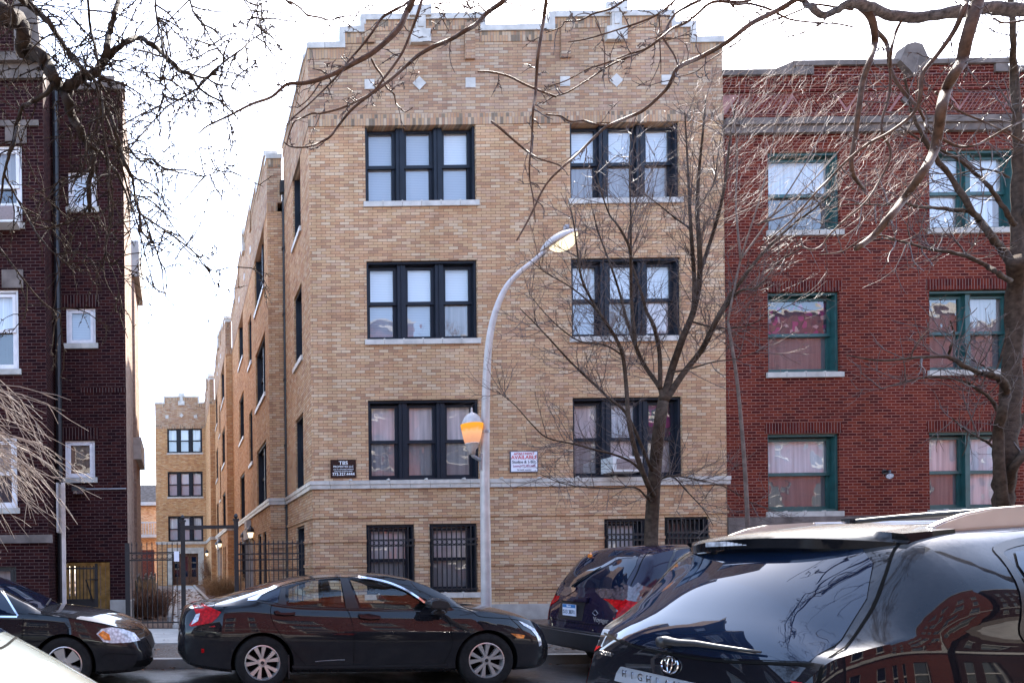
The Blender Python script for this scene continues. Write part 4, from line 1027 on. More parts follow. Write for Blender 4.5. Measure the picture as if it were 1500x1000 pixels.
# --- young tree in front of the tan building
Y = 10.9
S1 = dict(dens=[8.5, 9, 5], len=[.92, .44, .2], rad=[.0062, .0036, .0024], ang=(28, 62), zig=.16, up=(0, 0, .07), start=.12, flat=.9, yv=.3)
b1 = P(953, 905, Y); b1.z = .15
st1 = [([(953, 940), (953, 860), (954, 780), (957, 725), (961, 670), (967, 615), (973, 580)], Y, .105, .075, None, 0),
       ([(972, 588), (983, 545), (1000, 495), (1016, 455), (1025, 405), (1024, 350), (1021, 307), (1024, 250), (1030, 190), (1034, 140)], Y, .058, .010),
       ([(1016, 455), (1017, 410), (1012, 335), (1009, 275), (1006, 215), (1003, 165)], Y, .035, .008, Y + .5),
       ([(1025, 400), (1045, 340), (1057, 295), (1064, 255), (1070, 200), (1078, 150)], Y, .03, .008, Y - .6),
       ([(974, 588), (1000, 548), (1028, 512), (1048, 472), (1066, 440), (1090, 405), (1120, 368), (1160, 330), (1200, 300), (1235, 262)], Y, .052, .008, Y - .9),
       ([(1028, 512), (1040, 490), (1060, 455), (1082, 427), (1110, 420), (1140, 385), (1180, 360)], Y, .03, .006, Y - 1.1),
       ([(957, 725), (947, 705), (931, 661), (921, 615), (917, 560), (912, 520), (902, 495), (882, 464), (867, 440), (852, 408), (845, 362), (840, 325), (832, 290)], Y, .038, .007, Y - .5),
       ([(970, 585), (966, 567), (944, 535), (931, 506), (918, 468), (908, 430), (895, 390), (880, 350), (868, 310)], Y, .036, .006, Y + .7),
       ([(931, 506), (925, 440), (924, 385), (922, 362), (905, 330), (893, 315), (882, 285), (872, 250)], Y - .1, .026, .005, Y - .4),
       ([(924, 370), (924, 320), (923, 280), (922, 230), (926, 190)], Y, .018, .005, Y + .3),
       ([(967, 569), (966, 516), (957, 476), (947, 456), (940, 430), (928, 395), (920, 350), (928, 310), (940, 270)], Y, .032, .005, Y + .4),
       ([(1012, 335), (990, 320), (965, 300), (945, 285)], Y, .014, .004, Y - .4), ([(1021, 307), (1045, 270), (1052, 225), (1060, 180)], Y, .016, .004, Y + .3),
       ([(955, 735), (947, 728), (931, 714), (900, 715), (868, 714), (845, 712), (819, 706), (792, 694)], Y, .018, .005, Y - .7),
       ([(952, 708), (930, 680), (901, 666), (870, 658), (845, 651), (802, 641), (779, 621), (753, 592), (727, 572)], Y, .022, .004, Y - .8),
       ([(955, 690), (920, 610), (891, 582), (862, 555), (835, 529), (802, 493), (780, 470), (762, 452)], Y, .024, .004, Y - .9),
       ([(957, 712), (964, 704), (984, 697), (1007, 720), (1030, 745), (1045, 770)], Y, .016, .004, Y - .8),
       ([(960, 705), (985, 697), (1020, 702), (1060, 712), (1100, 735), (1130, 745)], Y, .015, .004, Y + .3),
       ([(985, 545), (1010, 540), (1045, 530), (1080, 525), (1120, 510)], Y, .016, .004, Y - .8), ([(1010, 470), (1050, 480), (1090, 478), (1130, 460), (1170, 440)], Y, .016, .004, Y - .6),
       ([(912, 520), (885, 505), (850, 500), (820, 480), (795, 455), (775, 430)], Y, .014, .004, Y - .5), ([(902, 495), (870, 450), (835, 420), (800, 400), (775, 380)], Y, .014, .004, Y - .3)]
def light_tips(tw, rng):
    # long straight shoots leaning up to the right, in the sun above the roof shadow
    for _ in range(780):
        x = rng.uniform(1005, 1330); y = rng.uniform(110, 330)
        if y < 190 and x > 1240 and rng.random() < .6: continue
        if x < 1065 and rng.random() < .5: continue
        yy = Y + rng.uniform(-2.2, .6); L = rng.uniform(14, 50); a = math.radians(rng.gauss(50, 16))
        p0 = P(x, y, yy); p2 = P(x + L * math.cos(a), y - L * math.sin(a), yy + rng.uniform(-.4, .4)); mid = (p0 + p2) / 2 + rvec(rng) * .07; rr_ = rng.uniform(.0016, .0032)
        tw.add([p0, (p0 + mid) / 2 + rvec(rng) * .02, mid, (mid + p2) / 2 + rvec(rng) * .03, p2], rr_, rr_ * .5)
        if rng.random() < .5: e = (p2 - p0) * .35; tw.add([mid, mid + e * .5 + rvec(rng) * .06, mid + e + rvec(rng) * .12], rr_ * .7, rr_ * .4)
tree('street_tree', 'young bare many-stemmed tree in front of the tan building', b1, st1, 'bark', 'twig', S1, 21, twn=3)
rngx = random.Random(5); t = thing('street_tree', 'bare slender tree whose pale sunlit shoots lean across the red parapet', 'tree', P(1180, 900, 10.4), 'bare street trees')
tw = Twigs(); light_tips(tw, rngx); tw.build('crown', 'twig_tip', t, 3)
m = MB()
for path in ([(1185, 950), (1180, 820), (1170, 640), (1150, 470), (1120, 330), (1090, 220), (1075, 130)], [(1150, 470), (1165, 380), (1175, 300), (1180, 220)], [(1160, 540), (1200, 430), (1235, 340), (1270, 260), (1290, 190)], [(1120, 330), (1150, 270), (1160, 200)], [(1110, 300), (1070, 250), (1040, 200)]):
    pass
for path in ([(1066, 470), (1085, 380), (1110, 300), (1130, 220), (1140, 160)], [(1085, 380), (1135, 310), (1180, 240), (1215, 170)], [(1110, 330), (1165, 290), (1230, 220), (1280, 150)], [(1085, 380), (1078, 300), (1080, 220), (1072, 150)], [(1120, 325), (1190, 300), (1260, 230), (1300, 180)]):
    p, r = stem(path, 10.3, .016, .005, rngx, .3); m.tube(p, r, 5)
p, r = stem([(1100, 950), (1098, 850), (1092, 700), (1080, 560), (1066, 470)], 10.3, .035, .016, rngx, .03); p[0].z = .15; m.tube(p, r, 8)
m.build('trunk', 'bark_pale', t, True, fixn=False)

# --- tree in front of the red building
Y = 11.0
S2 = dict(dens=[4.0, 6, 4], len=[1.0, .5, .25], rad=[.0085, .0045, .003], ang=(30, 65), zig=.2, up=(0, 0, .06), start=.2, yv=.25, rough=1)
st2 = [([(1464, 945), (1465, 850), (1467, 770), (1470, 720), (1474, 680), (1479, 600), (1484, 510), (1487, 430), (1490, 380)], Y, .13, .108, None, 0),
       ([(1489, 400), (1491, 320), (1492, 250), (1490, 180), (1486, 110), (1483, 50), (1480, -30)], Y, .085, .03), ([(1490, 390), (1503, 330), (1515, 260), (1530, 180)], Y, .08, .03),
       ([(1470, 740), (1463, 690), (1462, 640), (1468, 605), (1474, 575), (1468, 556), (1450, 549), (1436, 546), (1410, 535), (1388, 523), (1340, 524), (1290, 528), (1240, 520)], Y - .15, .075, .008, Y - 1.2),
       ([(1388, 523), (1393, 508), (1398, 490), (1392, 470)], Y - .6, .02, .006), ([(1467, 610), (1455, 590), (1445, 578), (1425, 565), (1408, 557), (1362, 552), (1320, 560), (1290, 570)], Y - .1, .028, .006, Y - 1),
       ([(1461, 662), (1450, 650), (1436, 642), (1411, 627), (1395, 612)], Y - .1, .022, .006), ([(1476, 480), (1460, 540), (1440, 535), (1420, 524)], Y, .016, .006),
       ([(1482, 390), (1466, 365), (1450, 343), (1436, 322), (1425, 310), (1397, 267), (1370, 230), (1352, 200), (1335, 160), (1325, 110)], Y - .1, .055, .012, Y - .8),
       ([(1425, 312), (1410, 309), (1375, 305), (1345, 303), (1325, 298), (1290, 300), (1250, 299), (1215, 305)], Y - .4, .03, .006, Y - 1.2),
       ([(1480, 412), (1462, 400), (1445, 390), (1418, 376), (1390, 369), (1362, 365), (1337, 358), (1312, 352), (1287, 350), (1250, 360)], Y - .1, .035, .007, Y - 1.0),
       ([(1486, 330), (1474, 310), (1462, 292), (1450, 275), (1435, 260), (1410, 238), (1375, 218), (1345, 203), (1310, 180)], Y, .034, .008, Y - .5),
       ([(1478, 260), (1462, 252), (1440, 248), (1415, 252), (1380, 262), (1350, 272)], Y - .2, .016, .005), ([(1484, 640), (1500, 610), (1520, 590)], Y, .05, .03), ([(1475, 705), (1495, 670), (1520, 640)], Y - .1, .06, .04)]
tree('street_tree', 'thick-trunked bare tree standing before the red brick building', P(1464, 930, Y), st2, 'bark', 'twig', S2, 33)

# --- big tree at the near kerb, right, whose limbs hang over the picture
Y = 5.6
S3 = dict(dens=[3.0, 3.5], len=[.30, .13], rad=[.0042, .0028], ang=(35, 75), zig=.42, up=(0, 0, -.02), start=.15, yv=.12, knob=.8, seg=4, rough=0)
rt = P(1640, 700, 2.0); TB = Vector((9.2, 1.5, .14))
LIMB = ([(1900, 40), (1800, 30), (1700, 25), (1600, 15), (1500, 14), (1450, 12), (1400, 18), (1350, 25), (1300, 22), (1270, 9), (1245, 6), (1225, 16), (1208, 22), (1190, 12), (1178, 2), (1160, -20)], Y, .058, .036)
st3 = [([(1262, 10), (1275, 24), (1281, 45), (1281, 65), (1274, 90), (1264, 120), (1258, 160), (1253, 200), (1247, 235), (1250, 256), (1258, 268), (1265, 276)], Y, .03, .012),
       ([(1446, -40), (1434, -5), (1424, 30), (1415, 62), (1409, 90), (1397, 110), (1386, 132), (1379, 160), (1376, 185), (1368, 222), (1350, 255), (1325, 290), (1305, 316), (1280, 345), (1256, 363)], Y - .3, .042, .026),
       ([(1420, -20), (1412, 12), (1398, 45), (1375, 78), (1352, 108), (1348, 140), (1342, 160), (1328, 176), (1300, 196), (1270, 212), (1238, 238), (1215, 262), (1195, 282), (1160, 322), (1114, 362)], Y - .2, .020, .006),
       ([(1283, 45), (1298, 62), (1302, 84), (1304, 98), (1312, 118), (1330, 142), (1346, 160), (1354, 176), (1358, 190), (1372, 200)], Y + .2, .018, .008),
       ([(1322, 28), (1312, 48), (1306, 72), (1304, 96), (1304, 130), (1300, 150), (1293, 172), (1292, 196), (1302, 212), (1304, 232), (1290, 262), (1268, 296), (1240, 320), (1215, 344), (1205, 358), (1190, 366), (1176, 360), (1174, 350)], Y + .1, .013, .006),
       ([(1310, 350), (1290, 345), (1262, 350), (1235, 368), (1200, 373)], Y - .3, .009, .004),
       ([(1370, 198), (1385, 206), (1402, 214), (1425, 214), (1445, 205), (1475, 188), (1500, 176), (1540, 150)], Y, .013, .008),
       ([(1370, 135), (1400, 160), (1440, 178), (1470, 192), (1510, 215)], Y + .3, .01, .006),
       # long whips running down to the left across the tan parapet
       ([(1260, -50), (1200, -18), (1165, 0), (1140, 15), (1100, 35), (1065, 62), (1030, 82), (995, 98), (985, 115), (975, 132), (945, 160), (925, 170), (890, 185), (875, 197), (850, 222), (830, 240), (800, 270), (775, 320), (757, 352)], Y - .3, .022, .007),
       ([(1160, -30), (1125, -15), (1090, 3), (1045, 3), (1020, 22), (1004, 34), (985, 42), (968, 56), (945, 72), (920, 80), (890, 92), (860, 102), (830, 118), (800, 128)], Y, .014, .005),
       ([(1060, -30), (1035, -5), (1010, 8), (990, 20), (978, 38), (970, 55), (940, 76), (915, 86), (890, 98), (860, 118), (830, 136), (812, 141), (795, 152)], Y + .2, .013, .006),
       ([(1040, -45), (1000, -10), (985, 4), (966, 20), (940, 32), (910, 42), (885, 50), (857, 58), (832, 62)], Y - .1, .012, .004),
       ([(940, -20), (915, 0), (895, 13), (870, 20), (850, 30), (828, 32), (822, 40), (800, 48)], Y + .2, .012, .004),
       ([(1250, 15), (1190, 6), (1175, 14), (1145, 26), (1115, 38), (1075, 66), (1040, 88), (1020, 105), (990, 113)], Y + .1, .010, .004), ([(1200, 36), (1180, 46), (1158, 54), (1132, 56)], Y, .008, .003),
       ([(1060, -10), (1075, 6), (1100, 6), (1130, 15), (1155, 28), (1190, 33), (1225, 35), (1250, 40)], Y - .2, .009, .006), ([(1215, 22), (1190, 45), (1160, 52)], Y, .007, .003),
       ([(965, 20), (966, 40), (962, 55), (958, 70)], Y, .007, .003), ([(967, 50), (975, 62), (988, 82), (993, 98)], Y, .008, .005), ([(966, 55), (968, 90), (968, 108)], Y, .006, .003),
       ([(800, 168), (820, 170), (835, 178), (855, 177), (872, 182), (888, 183)], Y, .008, .009),
       ([(886, 100), (884, 60), (872, 30)], Y, .006, .003), ([(1500, 30), (1470, 34), (1455, 26)], Y + .2, .012, .006)]
S3b = dict(S3)
tb = [([(1900, 1500), (1900, 900), (1895, 500), (1900, 200), (1900, 40)], 5.4, .2, .1, None, 0)]
tree('overhanging_tree', 'large bare tree at the right with thick grey limb and long brown whips hanging overhead', P(1900, 1094, 5.4), st3 + tb, 'bark_tan', 'twig', S3, 44, group='bare trees leaning in over the street', thick=LIMB, rs=.88)

# --- limbs coming in from above, centre
Y = 5.2
st4 = [([(1050, -260), (900, -190), (760, -120), (680, -70), (640, -40), (605, -6)], Y, .05, .034, None, 0),
       ([(608, -10), (597, 14), (588, 36), (572, 55), (545, 78), (520, 92), (498, 104), (470, 116), (445, 122), (420, 124), (398, 142), (368, 153), (335, 170), (305, 184), (290, 196)], Y, .026, .006),
       ([(640, -30), (600, 2), (580, 14), (560, 26), (545, 48), (528, 70), (512, 88), (497, 108), (484, 122), (472, 134), (450, 155), (432, 170), (424, 178)], Y + .2, .012, .006),
       ([(790, -40), (745, -4), (735, 4), (715, 18), (697, 36), (680, 46), (660, 58), (636, 68), (613, 81), (598, 94), (580, 110), (560, 126), (530, 148), (512, 164), (496, 184), (484, 200), (470, 208), (455, 214), (438, 216), (424, 214), (416, 208)], Y + .1, .020, .006),
       ([(640, -50), (620, -5), (612, 20), (604, 42), (592, 72), (580, 92), (560, 118), (545, 136), (515, 152), (495, 160), (470, 166), (458, 166), (444, 172), (432, 178), (426, 190), (420, 212)], Y - .1, .013, .005),
       ([(806, -40), (801, -5), (797, 24), (793, 50), (788, 82), (786, 110), (784, 140), (781, 160), (780, 178), (779, 205), (776, 235), (776, 262), (781, 290), (784, 325)], Y - .2, .015, .004),
       ([(720, 178), (735, 190), (752, 205), (770, 220), (788, 232), (808, 238), (822, 243)], Y - .2, .009, .006), ([(700, 105), (720, 106), (745, 112), (765, 122), (788, 132), (815, 142)], Y - .1, .008, .008),
       ([(410, -8), (425, 2), (440, 12), (450, 22), (470, 26), (484, 30), (500, 25), (518, 22), (532, 12), (548, -4)], Y + .3, .008, .007),
       ([(544, 86), (550, 98), (560, 112), (566, 128), (577, 138), (580, 152), (588, 160), (594, 164), (604, 158)], Y + .1, .009, .004),
       ([(630, -10), (640, 10), (648, 28), (658, 46)], Y, .006, .003), ([(670, -10), (680, 8), (690, 14), (705, 22)], Y, .006, .004), ([(712, 18), (700, 8), (690, 12), (684, 2), (676, -6)], Y, .006, .003), ([(740, 4), (760, 8), (778, 14), (788, 26)], Y, .006, .003),
       ([(484, 122), (486, 96), (492, 88)], Y + .2, .007, .003), ([(484, 116), (472, 104), (458, 101)], Y + .2, .008, .004), ([(470, 120), (452, 145), (436, 158)], Y + .1, .008, .004), ([(355, 158), (345, 180), (334, 205), (328, 222), (330, 236), (334, 240)], Y + .1, .006, .003)]
tb4 = [([(1050, -260), (1110, -290), (1160, -320)], Y, .06, .05, None, 0), ([(1160, 1700), (1165, 1000), (1160, 400), (1160, -320)], 1.5, .16, .13, None, 0)]
S4 = dict(S3, dens=[3.2, 3.2], len=[.24, .1])
rng4 = random.Random(4)
t = tree('overhanging_tree', 'bare brown branches reaching down across the top centre of the tan building', Vector((6.5, 1.4, .14)), st4, 'bark_tan', 'twig', S4, 55, group='bare trees leaning in over the street', rs=.88)
a = P(1050, -260, Y); m = MB()
p, r = smooth([(6.5, 1.4, .1), (6.5, 1.5, 2.5), (6.3, 1.9, 5.0), (6.0, 3.2, 6.8), tuple(a)], [.17, .15, .12, .09, .055], 5); m.tube(p, r, 12)
m.build('trunk', 'bark_grey', t, True, fixn=False)
# the rest of that crown, above the picture
tw = Twigs(); m = MB(); rngc = random.Random(17)
for k in range(20):
    e = Vector((rngc.uniform(-1.5, 4.5), rngc.uniform(1.5, 5.0), rngc.uniform(7.6, 9.6))); b = Vector((6.0, 3.2, 6.8)); mid = b.lerp(e, .5) + Vector((0, 0, rngc.uniform(.2, .9)))
    p, r = smooth([b, b.lerp(mid, .5) + rvec(rngc) * .2, mid, mid.lerp(e, .5) + rvec(rngc) * .25, e], [.07, .055, .042, .028, .014], 4); m.tube(p, r, 7)
    grow(tw, rngc, p, .03, 0, dict(dens=[4.5, 6], len=[1.3, .55], rad=[.016, .008], ang=(30, 75), zig=.25, up=(0, 0, .02), start=.1))
m.build('limb', 'bark_tan', t, True, fixn=False); tw.build('crown', 'twig', t, 3)

# --- dark tree at the left
Y = 5.0
S5 = dict(dens=[6.5, 6.5, 4.5], len=[.62, .30, .13], rad=[.0062, .0036, .0022], ang=(30, 80), zig=.36, up=(0, 0, -.09), start=.1, yv=.25, knob=.6, seg=5, rough=1)
st5 = [([(-300, 120), (-200, 60), (-100, 20), (-30, 5), (-5, 14), (12, 26), (28, 32), (33, 48), (30, 70), (42, 78), (60, 82), (70, 98), (80, 116), (90, 130), (98, 146), (106, 172), (117, 190), (128, 212), (136, 234), (132, 262), (130, 290), (131, 308)], Y, .075, .014),
       ([(128, 212), (145, 222), (155, 235), (172, 255), (185, 285), (196, 312)], Y, .016, .006), ([(97, 138), (106, 122), (122, 112), (140, 106), (150, 92), (156, 74), (160, 50), (166, 25), (174, -5), (178, -30)], Y, .040, .026),
       ([(20, -20), (38, 4), (58, 20), (76, 38), (90, 62), (106, 84), (124, 106), (138, 116), (143, 130), (148, 165), (152, 200)], Y - .3, .020, .008),
       ([(150, 92), (168, 76), (186, 60), (203, 55), (222, 66), (238, 78), (252, 92), (265, 104), (279, 109), (288, 124), (300, 136), (325, 150), (345, 170)], Y, .022, .005),
       ([(279, 109), (301, 114), (315, 104), (330, 90), (352, 74), (372, 56), (393, 44), (405, 30)], Y, .009, .004), ([(301, 114), (320, 124), (340, 128), (365, 145)], Y, .007, .003), ([(291, 128), (302, 115)], Y, .008, .006), ([(291, 128), (270, 142), (246, 155), (232, 170), (210, 195), (190, 218)], Y, .008, .004),
       ([(78, 122), (66, 138), (45, 150), (33, 158), (27, 178), (22, 205), (14, 225), (6, 255), (2, 290), (-4, 310)], Y - .2, .02, .006),
       ([(127, -20), (132, 40), (140, 70), (144, 100), (147, 130), (151, 160), (152, 195), (160, 240), (158, 280)], Y - .4, .010, .004), ([(226, -20), (229, 20), (232, 45), (240, 78), (235, 110), (238, 130), (243, 160)], Y - .3, .008, .003),
       ([(145, 140), (160, 165), (168, 190), (176, 215), (184, 240), (194, 262), (197, 285), (204, 312), (208, 340), (222, 352), (232, 375), (238, 400), (240, 425), (252, 445), (278, 459)], Y - .1, .016, .003),
       ([(204, 312), (230, 330), (262, 352), (285, 370), (300, 390), (320, 400), (332, 410)], Y, .008, .003), ([(196, 285), (222, 295), (240, 312), (256, 335), (275, 358), (300, 370), (320, 371)], Y + .1, .007, .003),
       ([(190, 218), (205, 236), (220, 232), (240, 246), (270, 254), (298, 258), (318, 252), (333, 250)], Y, .008, .003), ([(150, 160), (165, 200), (180, 250), (190, 290), (202, 330), (212, 370), (226, 420), (231, 436)], Y + .2, .010, .003),
       ([(136, 240), (118, 258), (90, 262), (70, 290), (50, 330)], Y, .008, .003), ([(130, 300), (118, 318), (88, 330), (70, 338), (55, 358)], Y, .008, .003), ([(152, 200), (158, 260), (160, 330), (155, 370), (170, 410), (182, 465)], Y, .009, .003), ([(6, 255), (30, 300), (60, 350), (95, 385), (110, 400)], Y, .009, .003), ([(-10, 350), (20, 390), (60, 440), (90, 460)], Y - .2, .008, .003), ([(275, -10), (285, 20), (300, 40), (310, 60), (320, 75)], Y, .008, .003), ([(385, -10), (375, 15), (370, 25), (376, 38), (392, 44)], Y, .005, .003)]
t = tree('overhanging_tree', 'dark knotty bare tree drooping over the dark brick house at the left', Vector((-4.6, 1.3, .14)), st5, 'bark_dark', 'bark_dark', S5, 66, group='bare trees leaning in over the street', twn=3)
a = P(-300, 120, Y); m = MB()
p, r = smooth([(-4.6, 1.3, .1), (-4.55, 1.4, 2.0), (-4.4, 2.2, 4.0), tuple(a)], [.24, .2, .15, .078], 5); m.tube(p, r, 12); m.build('trunk', 'bark_dark', t, True, fixn=False)

# --- pale sunlit spray of drooping shoots at the left edge
t = thing('drooping_shrub', 'spray of pale sunlit bare shoots arching in at the left edge', 'shrub', (-3.2, 4.6, .14))
rng = random.Random(9); tw = Twigs()
for i in range(90):
    y0 = rng.uniform(540, 690); x0 = rng.uniform(-110, -30); L = rng.uniform(70, 205); a = math.radians(rng.uniform(5, 50)); yy = 4.6 + rng.uniform(-.5, .5)
    q = []; dx, dy = math.cos(a * .55), math.sin(a * .55); x, y = x0, y0
    for k in range(6):
        q.append(P(x, y, yy + k * .03)); x += dx * L / 5 + rng.uniform(-3, 3); y += dy * L / 5 + rng.uniform(-3, 3); a += rng.uniform(-.05, .22); dx, dy = math.cos(a), math.sin(a)
    tw.add(q, .0042, .0018)
    for k in (2, 3, 4):
        if rng.random() < .7:
            e = (q[k + 1] - q[k]).normalized() + rvec(rng) * .5; tw.add([q[k], q[k] + e * .08, q[k] + e * .16 + Vector((0, 0, -.02))], .003, .0018)
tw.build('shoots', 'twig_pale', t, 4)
m = MB(); a = P(-100, 600, 4.6)
for k in range(5):
    p, r = smooth([(-3.2 + k * .05, 4.6, .1), (-3.1 + k * .03, 4.6, 1.2), (a.x - .1, 4.6 + .1 * k - .2, a.z - .4 + .12 * k), P(-70, 560 + 30 * k, 4.5 + .1 * k)], [.02, .018, .012, .006], 4); m.tube(p, r, 6)
m.build('stems', 'bark_pale', t, True, fixn=False)
# ================================================================== cars
def pch(tab, x):
    """monotone cubic through (x,value) pairs"""
    xs = [a for a, _ in tab]; ys = [b for _, b in tab]; n = len(xs)
    if x <= xs[0]: return ys[0]
    if x >= xs[-1]: return ys[-1]
    d = [(ys[i + 1] - ys[i]) / (xs[i + 1] - xs[i]) for i in range(n - 1)]
    ms = [d[0]] + [0 if d[i - 1] * d[i] <= 0 else 2 * d[i - 1] * d[i] / (d[i - 1] + d[i]) for i in range(1, n - 1)] + [d[-1]]
    i = max(k for k in range(n - 1) if xs[k] <= x); h = xs[i + 1] - xs[i]; t = (x - xs[i]) / h
    return (2 * t ** 3 - 3 * t * t + 1) * ys[i] + (t ** 3 - 2 * t * t + t) * h * ms[i] + (-2 * t ** 3 + 3 * t * t) * ys[i + 1] + (t ** 3 - t * t) * h * ms[i + 1]

class Car:
    def __init__(s, name, label, cat, X, Yc, C, wheels, R, pm, loc=None, group='cars parked along the street', nst=90):
        s.X, s.Yc, s.C, s.wheels, s.R = X, Yc, C, wheels, R
        s.t = thing(name, label, cat, (X + C['zt'][-1][0] / 2, Yc, 0), group); s.pm = pm
        x0, x1 = C['zt'][0][0], C['zt'][-1][0]
        xs = sorted({x0 + (x1 - x0) * (.5 - .5 * math.cos(PI * i / nst)) for i in range(nst + 1)} | {x0 + (x1 - x0) * i / nst for i in range(nst + 1)})
        xs = [x for i, x in enumerate(xs) if i == 0 or x - xs[i - 1] > .004]
        vs = []; fs = []; rows = []
        for x in xs:
            rows.append(s.section(x))
        k = len(rows[0])
        for x, r in zip(xs, rows): vs += [(X + x, Yc + y, z) for y, z in r]
        n = len(xs)
        for i in range(n - 1):
            for j in range(k): fs.append((i * k + j, i * k + (j + 1) % k, (i + 1) * k + (j + 1) % k, (i + 1) * k + j))
        fs.append(tuple(range(k - 1, -1, -1))); fs.append(tuple(range((n - 1) * k, n * k)))
        me = bpy.data.meshes.new('body'); me.from_pydata(vs, [], fs)
        bm = bmesh.new(); bm.from_mesh(me); bmesh.ops.recalc_face_normals(bm, faces=bm.faces); bm.to_mesh(me); s.bvh = BVHTree.FromBMesh(bm); bm.free()
        for nm in (pm, 'well', 'seat'): me.materials.append(M[nm])
        s.body = link(me, 'body', s.t)
    def section(s, x):
        C = s.C; zb, zs, zt, ws, wt, cr = (pch(C[k], x) for k in ('zb', 'zs', 'zt', 'ws', 'wt', 'cr'))
        zs = min(zs, zt - .012); zb = min(zb, zs - .05); sh = C.get('sh', .06); wt = min(wt, ws - sh + .005); h = zs - zb
        low = [(0, zb), (ws * .7, zb), (ws - .10, zb + .005), (ws - .045, zb + .05), (ws - .02, zb + .25 * h), (ws - .006, zb + .48 * h), (ws, zb + .62 * h), (ws - sh * .10, zb + .70 * h), (ws - sh * .45, zb + .84 * h), (ws - sh * .78, zb + .95 * h), (ws - sh, zs)]
        ze = max(zs + .006, zt - cr); g = ze - zs
        up = []
        y0 = ws - sh
        bul = C.get('bul', .02); bul = pch(bul, x) if isinstance(bul, list) else bul
        for i in range(1, 9):
            f = i / 9; up.append((y0 + (wt - y0) * f + bul * math.sin(PI * f) * min(1, g / .3), zs + g * f))
        rr = min(.07, cr * .8 + .01)
        for i in range(0, 12):
            f = i / 11; a = f * PI / 2
            yy = wt * (1 - f ** 1.25); zz = ze + (zt - ze) * (1 - (yy / wt) ** C.get('pw', 2.4)) if wt > 0 else zt
            up.append((yy, zz))
        half = low + up
        half = [(max(0, y), z) for y, z in half]
        return [(y, z) for y, z in half] + [(-y, z) for y, z in half[-2:0:-1]]
    def boolean(s, mb, mi):
        o = mb.build('cut', ['well'], None); o.data.materials.clear()
        for nm in (s.pm, 'well', 'seat'): o.data.materials.append(M[nm])
        o.data.polygons.foreach_set('material_index', [mi] * len(o.data.polygons))
        md = s.body.modifiers.new('b', 'BOOLEAN'); md.object = o; md.operation = 'DIFFERENCE'; md.solver = 'EXACT'
        dg = bpy.context.evaluated_depsgraph_get(); dg.update()
        me = bpy.data.meshes.new_from_object(s.body.evaluated_get(dg))
        s.body.modifiers.clear(); old = s.body.data; s.body.data = me; me.name = 'body'
        bpy.data.objects.remove(o); bpy.data.meshes.remove(old)
    def arches(s, pad=.055, ow=None):
        for wx in s.wheels:
            for sg in (-1, 1):
                m = MB(); ws = pch(s.C['ws'], wx); n = 40; r = s.R + pad
                prof = [(0, sg * (ws - .30)), (r, sg * (ws - .30)), (r, sg * (ws + .2)), (0, sg * (ws + .2))]
                m.lathe(prof, (s.X + wx, s.Yc, s.R - .01), n, 'y'); bmf = m
                s.boolean(m, 1)
    def finish(s, ang=32):
        sharp(s.body, ang)
    def proj(s, pts, dirn, off=.004):
        """drop 3D points on the body along dirn"""
        out = []; d = Vector(dirn).normalized()
        for p in pts:
            h = s.bvh.ray_cast(Vector(p) - d * 4, d)
            if h[0] is None: h = s.bvh.find_nearest(Vector(p))
            nn = h[1]
            if nn.dot(d) > 0: nn = -nn
            out.append(h[0] + nn * off)
        return out
    def patch(s, name, poly, mat, view='R', off=.004, parent=None, cell=.05, thick=0, smooth_=True):
        """poly in local (x,z) for side views R (near side, -y) / L (far side), (y,z) for views B (rear) / F (front), (x,y) for view T"""
        bm = bmesh.new()
        mk = {'R': lambda a, b: (s.X + a, s.Yc - 2, b), 'L': lambda a, b: (s.X + a, s.Yc + 2, b), 'B': lambda a, b: (s.X - 1, s.Yc + a, b), 'F': lambda a, b: (s.X + 6, s.Yc + a, b), 'T': lambda a, b: (s.X + a, s.Yc + b, 3)}[view]
        d = {'R': (0, 1, 0), 'L': (0, -1, 0), 'B': (1, 0, 0), 'F': (-1, 0, 0), 'T': (0, 0, -1)}[view]
        vs = [bm.verts.new(mk(a, b)) for a, b in poly]; bm.faces.new(vs)
        ax = {'R': (0, 2), 'L': (0, 2), 'B': (1, 2), 'F': (1, 2), 'T': (0, 1)}[view]
        for k in ax:
            lo = min(v.co[k] for v in bm.verts); hi = max(v.co[k] for v in bm.verts); nn = int((hi - lo) / cell)
            for i in range(1, nn + 1):
                c = lo + (hi - lo) * i / (nn + 1); co = Vector((0, 0, 0)); co[k] = c; no = Vector((0, 0, 0)); no[k] = 1
                bmesh.ops.bisect_plane(bm, geom=bm.verts[:] + bm.edges[:] + bm.faces[:], plane_co=co, plane_no=no)
        bmesh.ops.triangulate(bm, faces=[f for f in bm.faces if len(f.verts) > 4])
        pr = s.proj([v.co.copy() for v in bm.verts], d, off)
        for v, p in zip(bm.verts, pr): v.co = p
        if thick:
            ret = bmesh.ops.extrude_face_region(bm, geom=bm.faces[:]); nv = [g for g in ret['geom'] if isinstance(g, bmesh.types.BMVert)]
            dd = Vector(d)
            for v in nv: v.co -= dd * thick
        bmesh.ops.recalc_face_normals(bm, faces=bm.faces)
        if not thick:
            n0 = sum((f.normal for f in bm.faces), Vector()); 
            if n0.dot(Vector(d)) > 0: bmesh.ops.reverse_faces(bm, faces=bm.faces)
        me = bpy.data.meshes.new(name); bm.to_mesh(me); bm.free(); me.materials.append(M[mat])
        if smooth_: me.polygons.foreach_set('use_smooth', [not thick] * len(me.polygons))
        return link(me, name, parent or s.t)
